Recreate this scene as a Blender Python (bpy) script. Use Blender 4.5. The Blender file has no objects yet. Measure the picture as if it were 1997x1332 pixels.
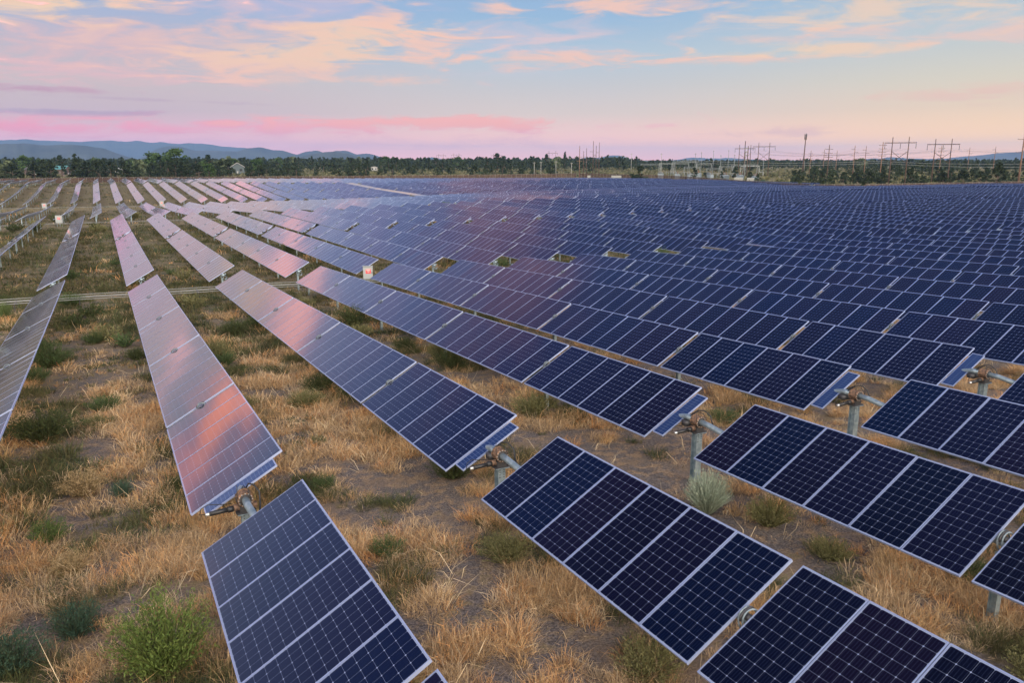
import bpy, math, random
import numpy as np
from mathutils import Vector, Matrix, Euler
R = math.radians
sc = bpy.context.scene
H0 = 7.3                                   # height of the camera above the ground below it

def lin(c):
    return tuple((v/12.92 if v <= .04045 else ((v+.055)/1.055)**2.4) for v in c)

# ------------------------------------------------------------------ camera
cam_d = bpy.data.cameras.new('camera'); cam = bpy.data.objects.new('camera', cam_d)
sc.collection.objects.link(cam); sc.camera = cam
FW = Vector((0.44441486, 0.86742471, -0.22376283)); RT = Vector((0.88979415, -0.45635828, -0.00187118)); UP = Vector((0.10373913, 0.19827127, 0.97464183))
cam.matrix_world = Matrix(((RT.x, UP.x, -FW.x, 0), (RT.y, UP.y, -FW.y, 0), (RT.z, UP.z, -FW.z, H0), (0, 0, 0, 1)))
cam_d.sensor_width = 36; cam_d.lens = 27.765; cam_d.clip_end = 60000; cam_d.clip_start = .1
sc.render.resolution_x = 1024; sc.render.resolution_y = 684

# ------------------------------------------------------------------ world (dusk sky, driven by direction only)
W = bpy.data.worlds.new('World'); sc.world = W; W.use_nodes = True
nt = W.node_tree; N = nt.nodes; Lk = nt.links; N.clear()
def nd(t, **k):
    n = N.new(t)
    for a, b in k.items(): setattr(n, a, b)
    return n
def mth(op, a, b=None, c=None):
    n = nd('ShaderNodeMath', operation=op)
    for i, v in enumerate((a, b, c)):
        if v is None: continue
        if isinstance(v, (int, float)): n.inputs[i].default_value = v
        else: Lk.new(v, n.inputs[i])
    return n.outputs[0]
tc = nd('ShaderNodeTexCoord'); nrm = nd('ShaderNodeVectorMath', operation='NORMALIZE'); Lk.new(tc.outputs['Generated'], nrm.inputs[0])
sp = nd('ShaderNodeSeparateXYZ'); Lk.new(nrm.outputs[0], sp.inputs[0])
az = mth('MULTIPLY', mth('ARCTAN2', sp.outputs[0], sp.outputs[1]), 57.29578)
el = mth('MULTIPLY', mth('ARCSINE', sp.outputs[2]), 57.29578)
ael = mth('MAXIMUM', el, 0.0)
elt = mth('POWER', mth('DIVIDE', ael, 90.0), 0.5)
def ramp(fac, stops):
    n = nd('ShaderNodeValToRGB'); cr = n.color_ramp
    while len(cr.elements) > 1: cr.elements.remove(cr.elements[-1])
    for i, (p, c) in enumerate(stops):
        e = cr.elements[0] if i == 0 else cr.elements.new(p)
        e.position = p; e.color = (*c, 1)
    Lk.new(fac, n.inputs[0]); return n.outputs[0]
def elramp(lst):
    return ramp(elt, [((e/90)**.5, tuple(k*v for v in lin(c))) for e, c, k in lst])
skyA = elramp([(0, (1.0, .66, .70), 1.6), (1.5, (.96, .71, .74), 1.2), (3.2, (.84, .74, .76), 1), (5, (.83, .76, .76), 1), (7, (.76, .74, .79), 1), (9.5, (.66, .72, .84), 1),
               (14, (.64, .70, .88), 1), (19, (.50, .57, .80), 1), (27, (.27, .34, .62), 1), (40, (.10, .16, .40), 1), (90, (.22, .30, .50), 1)])
skyB = elramp([(0, (1.0, .68, .60), 1.8), (1.5, (1.0, .77, .69), 1.3), (3.2, (.90, .82, .77), 1.04), (5, (.82, .81, .81), 1), (7, (.73, .80, .85), 1), (9.5, (.61, .74, .86), 1),
               (14, (.58, .69, .87), 1), (24, (.38, .51, .76), 1), (40, (.16, .33, .66), 1), (90, (.22, .30, .50), 1)])
skyC = elramp([(0, (1.0, .71, .50), 1.95), (1.5, (1.0, .80, .56), 1.42), (3.2, (.96, .84, .70), 1.06), (5, (.89, .85, .76), 1), (7, (.80, .82, .81), 1), (9.5, (.72, .79, .84), 1),
               (14, (.60, .71, .84), 1), (24, (.40, .56, .80), 1), (40, (.18, .37, .70), 1), (90, (.22, .30, .50), 1)])
skyD = elramp([(0, (1, .86, .68), 3.7), (6, (1, .90, .76), 5.0), (20, (1, .94, .86), 5.8), (45, (.93, .92, .93), 3.9), (75, (.40, .46, .62), 1), (90, (.22, .30, .50), 1)])  # unseen rear sky, raised well above the rest as added light
def mixc(f, a, b, mode='MIX'):
    n = nd('ShaderNodeMix', data_type='RGBA', blend_type=mode)
    for s, v in ((0, f), (6, a), (7, b)):
        if isinstance(v, (int, float)): n.inputs[s].default_value = v
        elif isinstance(v, tuple): n.inputs[s].default_value = (*v, 1)
        else: Lk.new(v, n.inputs[s])
    return n.outputs[2]
def mrange(v, a, b, smooth=True):
    n = nd('ShaderNodeMapRange', interpolation_type='SMOOTHSTEP' if smooth else 'LINEAR')
    Lk.new(v, n.inputs[0]); n.inputs[1].default_value = a; n.inputs[2].default_value = b
    return n.outputs[0]
col = mixc(mrange(az, 0, 30), skyA, skyB)
col = mixc(mrange(az, 30, 60), col, skyC)
aaz = mth('ABSOLUTE', mth('SUBTRACT', az, 24.0))       # unseen half behind the camera, brightened to light the ground
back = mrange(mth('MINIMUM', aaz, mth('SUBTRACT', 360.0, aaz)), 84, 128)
cv = nd('ShaderNodeCombineXYZ'); Lk.new(az, cv.inputs[0]); Lk.new(el, cv.inputs[1])
def noise(sx, sy, scale, detail, off=0.0, dist=0.0):
    m = nd('ShaderNodeMapping'); m.inputs['Scale'].default_value = (sx, sy, 1); m.inputs['Location'].default_value = (off, off*.7, off)
    Lk.new(cv.outputs[0], m.inputs['Vector'])
    n = nd('ShaderNodeTexNoise', noise_dimensions='2D'); n.inputs['Scale'].default_value = scale; n.inputs['Detail'].default_value = detail
    n.inputs['Roughness'].default_value = .58; n.inputs['Distortion'].default_value = dist
    Lk.new(m.outputs[0], n.inputs['Vector']); return n.outputs[0]
nzA = noise(.16, .85, 1.0, 7, 3.1, .7)
nzB = noise(.38, 1.9, 1.0, 6, 11.3, .5)
nz = mth('ADD', mth('MULTIPLY', nzA, .65), mth('MULTIPLY', nzB, .35))
# thin veil over everything in the upper sky
veil = mth('MULTIPLY', mth('MULTIPLY', mrange(nzA, .48, .72), mrange(el, 5.2, 8.5)), mth('SUBTRACT', 1.0, mrange(el, 11, 17)))
col = mixc(mth('MULTIPLY', veil, .38), col, lin((.90, .78, .78)))
Pc, Yc, Kc, Sc = (.985, .80, .72), (.985, .84, .70), (.97, .64, .71), (.985, .73, .69)
CL = [  # az, el, half width, half height, turn, density, colour, strength
 (2, 7.0, 13, 2.2, 2, .75, (.92, .75, .75), 1), (15, 9.6, 9, 1.5, 2, .55, (.80, .75, .85), 1), (-1, 5.4, 10, .8, -1, .75, (.93, .75, .76), 1), (27, 7.6, 9, 1.6, 0, .35, (.84, .80, .86), 1), (50, 8.0, 12, 1.6, -2, .45, (.88, .82, .82), 1),
 (-3, 9.0, 7.0, 1.0, 3, 1.0, Yc, 1), (-1, 9.9, 5, .6, 0, .95, Pc, 1), (9, 6.2, 10, .85, 3, .95, Pc, 1), (13, 7.1, 9.0, .95, 6, 1.0, Yc, 1), (17, 8.3, 5.5, 1.1, 12, 1.0, Yc, 1), (18.8, 9.3, 2.6, 1.5, 55, .95, Pc, 1), (13.5, 5.35, 7.5, .42, 0, .9, Pc, 1),
 (10, 2.25, 21, .58, 0, .9, (1.0, .62, .68), 1.1), (17, 2.45, 12, .55, 0, .95, (1.0, .68, .64), 1.12), (23.5, 2.50, 7.5, .42, 1, .95, (1.0, .70, .64), 1.12), (-4, 1.95, 9, .42, 0, .85, (1.0, .60, .68), 1.1), (10, 1.2, 22, .7, 0, .35, (.94, .70, .76), 1),
 (-3, 4.25, 5.5, .22, -2, .9, (.80, .60, .69), 1), (3.5, 3.8, 7.5, .13, -3, .6, (.77, .65, .72), 1), (-1, 2.95, 5.5, .20, 0, .7, (.70, .61, .72), 1),
 (21.3, 7.6, 3.6, .95, 3, .95, Pc, 1), (20.8, 6.8, 3.4, .65, 0, .8, Pc, 1), (29.5, 6.8, 8.0, .65, -1, 1.0, Pc, 1), (26, 10.0, 2.6, .50, -20, .95, Pc, 1), (34, 10.2, 5.5, .65, -2, 1.0, Pc, 1), (29.5, 7.7, 4.0, .5, 8, .7, (.92, .80, .80), 1),
 (9, 7.6, 12, 1.5, 3, .6, (.96, .79, .73), 1), (41.5, 6.45, 7, .32, 1, .85, Pc, 1), (47, 6.95, 7.0, .5, -1, .9, Yc, 1), (44, 7.7, 5, .3, -8, .55, Pc, 1), (51, 8.9, 9.5, 1.1, -2, .75, Yc, 1), (57, 7.2, 7, .45, 1, .5, Pc, 1), (50, 7.9, 5, .4, 0, .5, Pc, 1),
 (56, 3.9, 6.5, .50, 0, .85, (.96, .79, .71), 1), (45, 1.8, 4.5, .35, 0, .6, (.95, .74, .72), 1),
 # overhead and to the side: unseen patches, added and brightened to colour panel reflections
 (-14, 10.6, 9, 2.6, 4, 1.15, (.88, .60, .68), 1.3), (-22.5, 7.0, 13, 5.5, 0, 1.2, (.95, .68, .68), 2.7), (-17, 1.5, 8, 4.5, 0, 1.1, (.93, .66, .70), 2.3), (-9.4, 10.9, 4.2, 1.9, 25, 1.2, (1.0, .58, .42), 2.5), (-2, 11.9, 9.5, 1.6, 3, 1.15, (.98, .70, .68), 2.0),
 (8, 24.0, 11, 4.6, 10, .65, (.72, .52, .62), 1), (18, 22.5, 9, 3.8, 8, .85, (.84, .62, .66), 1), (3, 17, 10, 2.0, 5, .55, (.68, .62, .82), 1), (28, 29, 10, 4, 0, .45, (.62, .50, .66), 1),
]
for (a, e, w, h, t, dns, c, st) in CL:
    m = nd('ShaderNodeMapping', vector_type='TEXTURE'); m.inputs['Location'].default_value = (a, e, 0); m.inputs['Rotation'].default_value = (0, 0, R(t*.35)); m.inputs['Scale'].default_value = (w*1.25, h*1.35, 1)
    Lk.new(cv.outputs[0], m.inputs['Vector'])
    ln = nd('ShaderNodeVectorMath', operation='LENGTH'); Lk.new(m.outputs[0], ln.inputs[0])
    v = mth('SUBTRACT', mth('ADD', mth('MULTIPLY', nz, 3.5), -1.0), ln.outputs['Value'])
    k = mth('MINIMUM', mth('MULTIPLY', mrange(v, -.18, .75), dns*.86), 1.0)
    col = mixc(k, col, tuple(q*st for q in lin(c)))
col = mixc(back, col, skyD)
low = mrange(el, -2, -.2); col = mixc(low, lin((.34, .33, .33)), col)
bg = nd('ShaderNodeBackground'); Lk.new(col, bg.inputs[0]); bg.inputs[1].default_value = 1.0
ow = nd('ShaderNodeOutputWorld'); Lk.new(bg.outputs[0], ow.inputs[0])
W.cycles.sampling_method = 'MANUAL'; W.cycles.sample_map_resolution = 1024

# ------------------------------------------------------------------ sun (already low, very soft)
sl = bpy.data.lights.new('sun', 'SUN'); sl.energy = 1.5; sl.angle = R(35); sl.color = (1.0, .80, .60)
so = bpy.data.objects.new('sun', sl); sc.collection.objects.link(so)
sdir = Vector((math.sin(R(150))*math.cos(R(28)), math.cos(R(150))*math.cos(R(28)), math.sin(R(28))))
so.rotation_euler = sdir.to_track_quat('Z', 'Y').to_euler()
sc.view_settings.view_transform = 'Standard'; sc.view_settings.look = 'None'; sc.view_settings.exposure = 0; sc.view_settings.gamma = 1
sc.cycles.max_bounces = 6; sc.cycles.diffuse_bounces = 2; sc.cycles.glossy_bounces = 3; sc.cycles.transparent_max_bounces = 8; sc.cycles.volume_bounces = 0

# ------------------------------------------------------------------ helpers
def newmat(name, base, rough=.8, metal=0.0, spec=.5):
    m = bpy.data.materials.new(name); m.use_nodes = True
    b = m.node_tree.nodes['Principled BSDF']
    b.inputs['Base Color'].default_value = (*base, 1); b.inputs['Roughness'].default_value = rough
    b.inputs['Metallic'].default_value = metal; b.inputs['Specular IOR Level'].default_value = spec
    return m
def MN(m):
    t = m.node_tree
    def nd_(ty, **k):
        n = t.nodes.new(ty)
        for a, b in k.items(): setattr(n, a, b)
        return n
    def mt(op, a, b=None):
        n = nd_('ShaderNodeMath', operation=op)
        for i, v in enumerate((a, b)):
            if v is None: continue
            if isinstance(v, (int, float)): n.inputs[i].default_value = v
            else: t.links.new(v, n.inputs[i])
        return n.outputs[0]
    def mx(f, a, b):
        n = nd_('ShaderNodeMix', data_type='RGBA')
        for s, v in ((0, f), (6, a), (7, b)):
            if isinstance(v, (int, float)): n.inputs[s].default_value = v
            elif isinstance(v, tuple): n.inputs[s].default_value = (*v, 1)
            else: t.links.new(v, n.inputs[s])
        return n.outputs[2]
    return t, nd_, mt, mx, t.nodes['Principled BSDF']
def noisy(m, c1, c2, scale, detail=5, rough=.6, lo=.35, hi=.65, coord='Object', bump=0):
    t, nd_, mt, mx, b = MN(m)
    tcn = nd_('ShaderNodeTexCoord'); n = nd_('ShaderNodeTexNoise'); n.inputs['Scale'].default_value = scale; n.inputs['Detail'].default_value = detail; n.inputs['Roughness'].default_value = rough
    t.links.new(tcn.outputs[coord], n.inputs['Vector'])
    mr = nd_('ShaderNodeMapRange'); t.links.new(n.outputs[0], mr.inputs[0]); mr.inputs[1].default_value = lo; mr.inputs[2].default_value = hi
    t.links.new(mx(mr.outputs[0], c1, c2), b.inputs['Base Color'])
    if bump:
        bp = nd_('ShaderNodeBump'); bp.inputs['Strength'].default_value = bump; t.links.new(n.outputs[0], bp.inputs['Height']); t.links.new(bp.outputs[0], b.inputs['Normal'])
    return m

class MB:
    def __init__(s): s.v = []; s.f = []; s.m = []; s.uv = []; s.a = []
    def face(s, pts, mat=0, uv=None, a=0.0):
        i = len(s.v); s.v += [tuple(p) for p in pts]; s.f.append(tuple(range(i, i+len(pts)))); s.m.append(mat)
        s.uv.append(uv); s.a.append(a)
    def box(s, c, size, mat=0, rot=None):
        c = Vector(c); hx, hy, hz_ = size[0]/2, size[1]/2, size[2]/2
        P = [Vector((x, y, z)) for z in (-hz_, hz_) for y in (-hy, hy) for x in (-hx, hx)]
        if rot is not None: P = [rot @ p for p in P]
        P = [p+c for p in P]; i = len(s.v); s.v += [tuple(p) for p in P]
        for f in ((0, 2, 3, 1), (4, 5, 7, 6), (0, 1, 5, 4), (2, 6, 7, 3), (0, 4, 6, 2), (1, 3, 7, 5)):
            s.f.append(tuple(i+k for k in f)); s.m.append(mat); s.uv.append(None); s.a.append(0.0)
    def tube(s, pts, r, n=8, mat=0, cap=True):
        pts = [Vector(p) for p in pts]; rr = r if isinstance(r, (list, tuple)) else [r]*len(pts)
        i0 = len(s.v); prev = None
        for k, p in enumerate(pts):
            d = (pts[min(k+1, len(pts)-1)]-pts[max(k-1, 0)]).normalized()
            if prev is None: a = d.orthogonal().normalized()
            else: a = (prev - d*prev.dot(d)).normalized()
            prev = a; b = d.cross(a)
            for j in range(n):
                t = 2*math.pi*j/n; s.v.append(tuple(p+(a*math.cos(t)+b*math.sin(t))*rr[k]))
        for k in range(len(pts)-1):
            for j in range(n):
                q = i0+k*n; s.f.append((q+j, q+(j+1) % n, q+n+(j+1) % n, q+n+j)); s.m.append(mat); s.uv.append(None); s.a.append(0.0)
        if cap:
            s.f.append(tuple(i0+j for j in reversed(range(n)))); s.f.append(tuple(i0+(len(pts)-1)*n+j for j in range(n)))
            s.m += [mat, mat]; s.uv += [None, None]; s.a += [0.0, 0.0]
    def mesh(s, name, mats, smooth=False):
        me = bpy.data.meshes.new(name); me.from_pydata(s.v, [], s.f)
        for m in mats: me.materials.append(m)
        me.polygons.foreach_set('material_index', s.m)
        if any(u is not None for u in s.uv):
            ul = me.uv_layers.new(name='UVMap'); buf = []
            for f, u in zip(s.f, s.uv): buf += [c for q in (u if u is not None else [(0, 0)]*len(f)) for c in q]
            ul.data.foreach_set('uv', buf)
            at = me.attributes.new('rnd', 'FLOAT', 'FACE'); at.data.foreach_set('value', s.a)
        if smooth: me.polygons.foreach_set('use_smooth', [True]*len(s.f))
        me.update(); return me
def link(name, me, parent=None, loc=(0, 0, 0)):
    o = bpy.data.objects.new(name, me); sc.collection.objects.link(o); o.location = loc
    if parent is not None: o.parent = parent
    return o
def part(name, mb, mats, parent, smooth=False): return link(name, mb.mesh(name, mats, smooth), parent)
def tag(o, label=None, cat=None, group=None, kind=None):
    if label: o['label'] = label
    if cat: o['category'] = cat
    if group: o['group'] = group
    if kind: o['kind'] = kind
    return o
def empty(name, loc, rz=0):
    o = bpy.data.objects.new(name, None); sc.collection.objects.link(o); o.location = loc; o.rotation_euler = (0, 0, rz); return o
def copy_tree(o, parent=None):
    c = o.copy(); sc.collection.objects.link(c); c.parent = parent
    for ch in list(o.children): copy_tree(ch, c)
    return c
rng = np.random.default_rng(7); rnd = random.Random(11)
def vnoise(x, y, seed=0):
    x = np.asarray(x, float); y = np.asarray(y, float)
    xi = np.floor(x).astype(np.int64); yi = np.floor(y).astype(np.int64); fx = x-xi; fy = y-yi
    fx = fx*fx*(3-2*fx); fy = fy*fy*(3-2*fy)
    def h(a, b):
        n = (a*374761393+b*668265263+seed*1442695041) & 0x7fffffff
        n = ((n ^ (n >> 13))*1274126177) & 0x7fffffff
        return ((n ^ (n >> 16)) & 0xffff)/65535.0
    return (h(xi, yi)*(1-fx)+h(xi+1, yi)*fx)*(1-fy)+(h(xi, yi+1)*(1-fx)+h(xi+1, yi+1)*fx)*fy
def fbm(x, y, seed=0, o=4):
    t = 0; a = .5; s = 0
    for k in range(o): t = t+a*vnoise(x*2**k, y*2**k, seed+k); s += a; a *= .5
    return t/s

# ------------------------------------------------------------------ terrain: height of the panel axis above the camera's level, and the ground 1.45 m below it
KX = [-60, 0, 10, 20, 30, 45, 60, 75, 100, 150, 230]
KY = {
 -60: [-3.6]*11,
 0: [-5.32]*3+[-5.36, -5.4]+[-5.4]*6,
 14.7: [-5.87]*3+[-5.92, -5.94]+[-5.94]*6,
 20.6: [-6.08]*3+[-6.2, -6.29]+[-6.29]*6,
 28.8: [-6.4, -6.4, -6.4, -6.5]+[-6.6]*7,
 37: [-6.7, -6.7, -6.72, -6.82]+[-6.9]*7,
 45: [-6.95, -6.98, -7.0, -7.12, -7.2, -7.2, -7.15, -7.1, -7.1, -7.1, -7.1],
 55: [-7.2, -7.3, -7.36, -7.5, -7.6, -7.5, -7.5, -7.38, -7.2, -7.1, -7.1],
 95: [-7.7, -7.8, -7.85, -7.8, -7.7, -7.6, -7.42, -7.24, -7.2, -7.08, -7.0],
 133: [-8.4, -8.15, -8.2, -8.1, -7.85, -7.6, -7.4, -7.3, -7.3, -7.25, -7.3],
 139.5: [-8.5, -8.2, -8.27, -8.2, -8.0, -7.75, -7.6, -7.5, -7.5, -7.4, -7.6],
 178: [-9.8, -9.6, -9.7, -9.6, -9.4, -9.2, -8.9, -8.7, -8.5, -8.1, -8.3],
 217: [-10.8, -10.3, -10.35, -10.5, -10.6, -10.6, -10.6, -10.3, -9.6, -9.1, -8.9],
 222: [-9.6, -9.65, -9.85, -9.85, -9.9, -10.35, -10.5, -10.1, -9.5, -9.1, -8.9],
 261: [-8.7, -8.7, -8.7, -8.55, -8.6, -8.95, -9.25, -9.3, -9.1, -9.0, -8.9],
 300: [-6.9, -7.2, -7.25, -7.15, -7.1, -7.2, -7.6, -7.9, -8.3, -8.6, -8.8],
 304: [-6.8, -7.0, -7.1, -6.95, -6.9, -7.05, -7.5, -7.9, -8.3, -8.6, -8.8],
 382: [-7.7, -7.5, -7.5, -7.6, -7.7, -7.9, -8.1, -8.25, -8.5, -9.0, -9.8],
 430: [-7.8]*11,
}
KYl = sorted(KY); KZ = np.array([KY[k] for k in KYl])
def zt(x, y):
    x = np.asarray(x, float); y = np.asarray(y, float)
    X = np.clip(x, KX[0], KX[-1]); Y = np.clip(y, KYl[0], KYl[-1])
    i = np.clip(np.searchsorted(KX, X, side='right')-1, 0, len(KX)-2); j = np.clip(np.searchsorted(KYl, Y, side='right')-1, 0, len(KYl)-2)
    kx = np.array(KX, float); ky = np.array(KYl, float)
    fx = (X-kx[i])/(kx[i+1]-kx[i]); fy = (Y-ky[j])/(ky[j+1]-ky[j])
    return (KZ[j, i]*(1-fx)+KZ[j, i+1]*fx)*(1-fy)+(KZ[j+1, i]*(1-fx)+KZ[j+1, i+1]*fx)*fy
def smooth01(t): t = np.clip(t, 0, 1); return t*t*(3-2*t)
def zg(x, y):
    x = np.asarray(x, float); y = np.asarray(y, float)
    b = zt(x, y)-1.45
    d = np.hypot(x, y)
    far = smooth01((d-330)/160)*(y > 100)
    out = smooth01((y-395)/60); w = np.maximum(far, out)
    b = b*(1-w)+(-9.2+(fbm(x/140, y/140, 5)-.5)*1.6)*w
    b = b+(fbm(x/2.2, y/2.2, 9, 3)-.5)*.16*np.clip(1-d/200, 0, 1)
    return b+H0
def gz(x, y): return float(zg(x, y))

# ------------------------------------------------------------------ ground sheet
mg = newmat('soil', (.2, .16, .13), .95, 0, .2)
t, nd_, mt, mx, b = MN(mg)
tcn = nd_('ShaderNodeTexCoord')
def nn(scale, det, ro=.6, sx=1, sy=1):
    mp = nd_('ShaderNodeMapping'); mp.inputs['Scale'].default_value = (sx, sy, 1); t.links.new(tcn.outputs['Object'], mp.inputs['Vector'])
    n = nd_('ShaderNodeTexNoise'); n.inputs['Scale'].default_value = scale; n.inputs['Detail'].default_value = det; n.inputs['Roughness'].default_value = ro
    t.links.new(mp.outputs[0], n.inputs['Vector']); return n.outputs[0]
def rg(v, a, b_):
    m_ = nd_('ShaderNodeMapRange', interpolation_type='SMOOTHSTEP'); t.links.new(v, m_.inputs[0]); m_.inputs[1].default_value = a; m_.inputs[2].default_value = b_; return m_.outputs[0]
fine = nn(26, 8, .72); mid = nn(3.2, 6, .62); patch = nn(.55, 5, .6); big = nn(.11, 4, .6)
c = mx(rg(fine, .36, .64), (.050, .043, .040), (.20, .17, .155))
c = mx(mt('MULTIPLY', rg(mid, .46, .62), .8), c, mx(rg(fine, .42, .60), (.15, .10, .065), (.40, .28, .17)))
c = mx(mt('MULTIPLY', rg(patch, .50, .62), .35), c, (.24, .16, .09))
c = mx(mt('MULTIPLY', rg(mt('ADD', mt('MULTIPLY', mid, .5), mt('MULTIPLY', big, .5)), .52, .60), .35), c, (.10, .11, .05))
ln_ = nd_('ShaderNodeVectorMath', operation='LENGTH'); t.links.new(tcn.outputs['Object'], ln_.inputs[0])
wild = mx(rg(mid, .40, .62), (.045, .055, .03), (.14, .125, .075))
c = mx(mt('MULTIPLY', rg(ln_.outputs['Value'], 330, 440), .85), c, wild)
c = mx(mt('MULTIPLY', rg(ln_.outputs['Value'], 22, 75), .6), c, mx(rg(mid, .42, .58), (.085, .095, .04), (.24, .19, .095)))
t.links.new(c, b.inputs['Base Color'])
bp = nd_('ShaderNodeBump'); bp.inputs['Strength'].default_value = .55; bp.inputs['Distance'].default_value = .05
t.links.new(mt('ADD', mt('MULTIPLY', fine, .5), mid), bp.inputs['Height']); t.links.new(bp.outputs[0], b.inputs['Normal'])
def ground():
    def axis(lo, hi, knots):
        out = [lo]
        while out[-1] < hi:
            a = abs(out[-1]); st = max(knots[0], (a-knots[1])*knots[2]+knots[0]); out.append(out[-1]+st)
        return out
    xs = sorted(set([-v for v in axis(0, 12000, (.7, 26, .035))[1:]]+axis(0, 12000, (.7, 26, .035))))
    ys = sorted(set([-v for v in axis(0, 6000, (.8, 14, .06))[1:]]+axis(0, 12000, (.7, 60, .018))))
    X, Y = np.meshgrid(xs, ys); Z = zg(X, Y); nx, ny = len(xs), len(ys)
    me = bpy.data.meshes.new('ground'); V = np.stack([X, Y, Z], -1).reshape(-1, 3)
    idx = np.arange(nx*ny).reshape(ny, nx); F = np.stack([idx[:-1, :-1], idx[:-1, 1:], idx[1:, 1:], idx[1:, :-1]], -1).reshape(-1, 4)
    me.vertices.add(len(V)); me.vertices.foreach_set('co', V.ravel()); me.loops.add(F.size); me.loops.foreach_set('vertex_index', F.ravel().astype(np.int32))
    me.polygons.add(len(F)); me.polygons.foreach_set('loop_start', np.arange(0, F.size, 4, dtype=np.int32)); me.polygons.foreach_set('use_smooth', np.ones(len(F), bool))
    me.update(calc_edges=True); me.validate(); me.materials.append(mg)
    tag(link('ground', me), kind='structure')
ground()

# ------------------------------------------------------------------ materials of the solar trackers
def cell_material():
    m = newmat('solar_cells', (.01, .014, .04), .13, 0, .22)
    t, nd_, mt, mx, b = MN(m)
    uv = nd_('ShaderNodeUVMap', uv_map='UVMap'); s = nd_('ShaderNodeSeparateXYZ'); t.links.new(uv.outputs[0], s.inputs[0])
    u, v = s.outputs[0], s.outputs[1]
    C = .1585
    a = mt('FRACT', mt('DIVIDE', mt('ADD', u, 3*C), C)); c_ = mt('FRACT', mt('DIVIDE', mt('ADD', v, 6*C), C))
    da = mt('ABSOLUTE', mt('SUBTRACT', a, .5)); dc = mt('ABSOLUTE', mt('SUBTRACT', c_, .5))
    gap = mt('GREATER_THAN', mt('MAXIMUM', da, dc), .4905)
    dia = mt('GREATER_THAN', mt('ADD', da, dc), .925)
    mar = mt('MAXIMUM', mt('GREATER_THAN', mt('ABSOLUTE', u), 3*C), mt('GREATER_THAN', mt('ABSOLUTE', v), 6*C))
    bus = mt('LESS_THAN', mt('ABSOLUTE', mt('SUBTRACT', mt('FRACT', mt('MULTIPLY', a, 4)), .5)), .032)
    white = mt('MINIMUM', mt('ADD', mt('ADD', mt('MULTIPLY', gap, .55), dia), mar), 1)
    at = nd_('ShaderNodeAttribute', attribute_name='rnd'); oi = nd_('ShaderNodeObjectInfo')
    r = mt('FRACT', mt('ADD', at.outputs['Fac'], oi.outputs['Random']))
    r2 = mt('FRACT', mt('MULTIPLY', r, 7.31))
    base = mx(r, (.0006, .0032, .015), (.0048, .0028, .0090))
    base = mx(mt('MULTIPLY', mt('POWER', r2, 2.0), .85), base, (.0015, .002, .006))
    base = mx(mt('MULTIPLY', bus, .30), base, (.05, .07, .13))
    base = mx(mt('MULTIPLY', white, .8), base, (.30, .36, .53))
    t.links.new(base, b.inputs['Base Color'])
    # dust film that scatters a little
    tcn = nd_('ShaderNodeTexCoord'); n = nd_('ShaderNodeTexNoise'); n.inputs['Scale'].default_value = 2.3; n.inputs['Detail'].default_value = 5; t.links.new(tcn.outputs['Object'], n.inputs['Vector'])
    mr = nd_('ShaderNodeMapRange'); t.links.new(n.outputs[0], mr.inputs[0]); mr.inputs[3].default_value = .07; mr.inputs[4].default_value = .13
    t.links.new(mr.outputs[0], b.inputs['Roughness'])
    b.inputs['Coat Weight'].default_value = .85; b.inputs['Coat Roughness'].default_value = .07; b.inputs['Coat IOR'].default_value = 1.5
    return m
M_cell = cell_material()
M_poly = newmat('blue_polycrystalline_cells', (.03, .07, .26), .12)
t, nd_, mt, mx, b = MN(M_poly); b.inputs['Coat Weight'].default_value = .9; b.inputs['Coat Roughness'].default_value = .06
uvn = nd_('ShaderNodeUVMap', uv_map='UVMap'); s_ = nd_('ShaderNodeSeparateXYZ'); t.links.new(uvn.outputs[0], s_.inputs[0])
ga = mt('GREATER_THAN', mt('ABSOLUTE', mt('SUBTRACT', mt('FRACT', mt('DIVIDE', s_.outputs[1], .08)), .5)), .45)
gb_ = mt('LESS_THAN', mt('ABSOLUTE', s_.outputs[0]), .004)
t.links.new(mx(mt('MINIMUM', mt('ADD', ga, gb_), 1), (.016, .034, .105), (.09, .12, .20)), b.inputs['Base Color'])
M_frame = newmat('anodised_aluminium', (.37, .45, .68), .42, .5)
M_back = newmat('white_backsheet', (.62, .62, .62), .6)
M_steel = noisy(newmat('galvanised_steel', (.45, .5, .55), .5, .6), (.19, .26, .31), (.34, .42, .47), 9, 4)
M_bstl = noisy(newmat('dull_blue_steel', (.2, .25, .3), .5, .5), (.12, .16, .19), (.30, .36, .40), 9, 4)
M_rust = noisy(newmat('rusted_cast_iron', (.3, .15, .08), .75, .2), (.035, .028, .025), (.26, .155, .10), 16, 5)
M_black = newmat('black_rubber', (.012, .013, .015), .5)
M_dark = newmat('dark_painted_steel', (.05, .05, .055), .5, .3)
M_brass = newmat('pale_metal_fitting', (.6, .62, .62), .35, .7)

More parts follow.
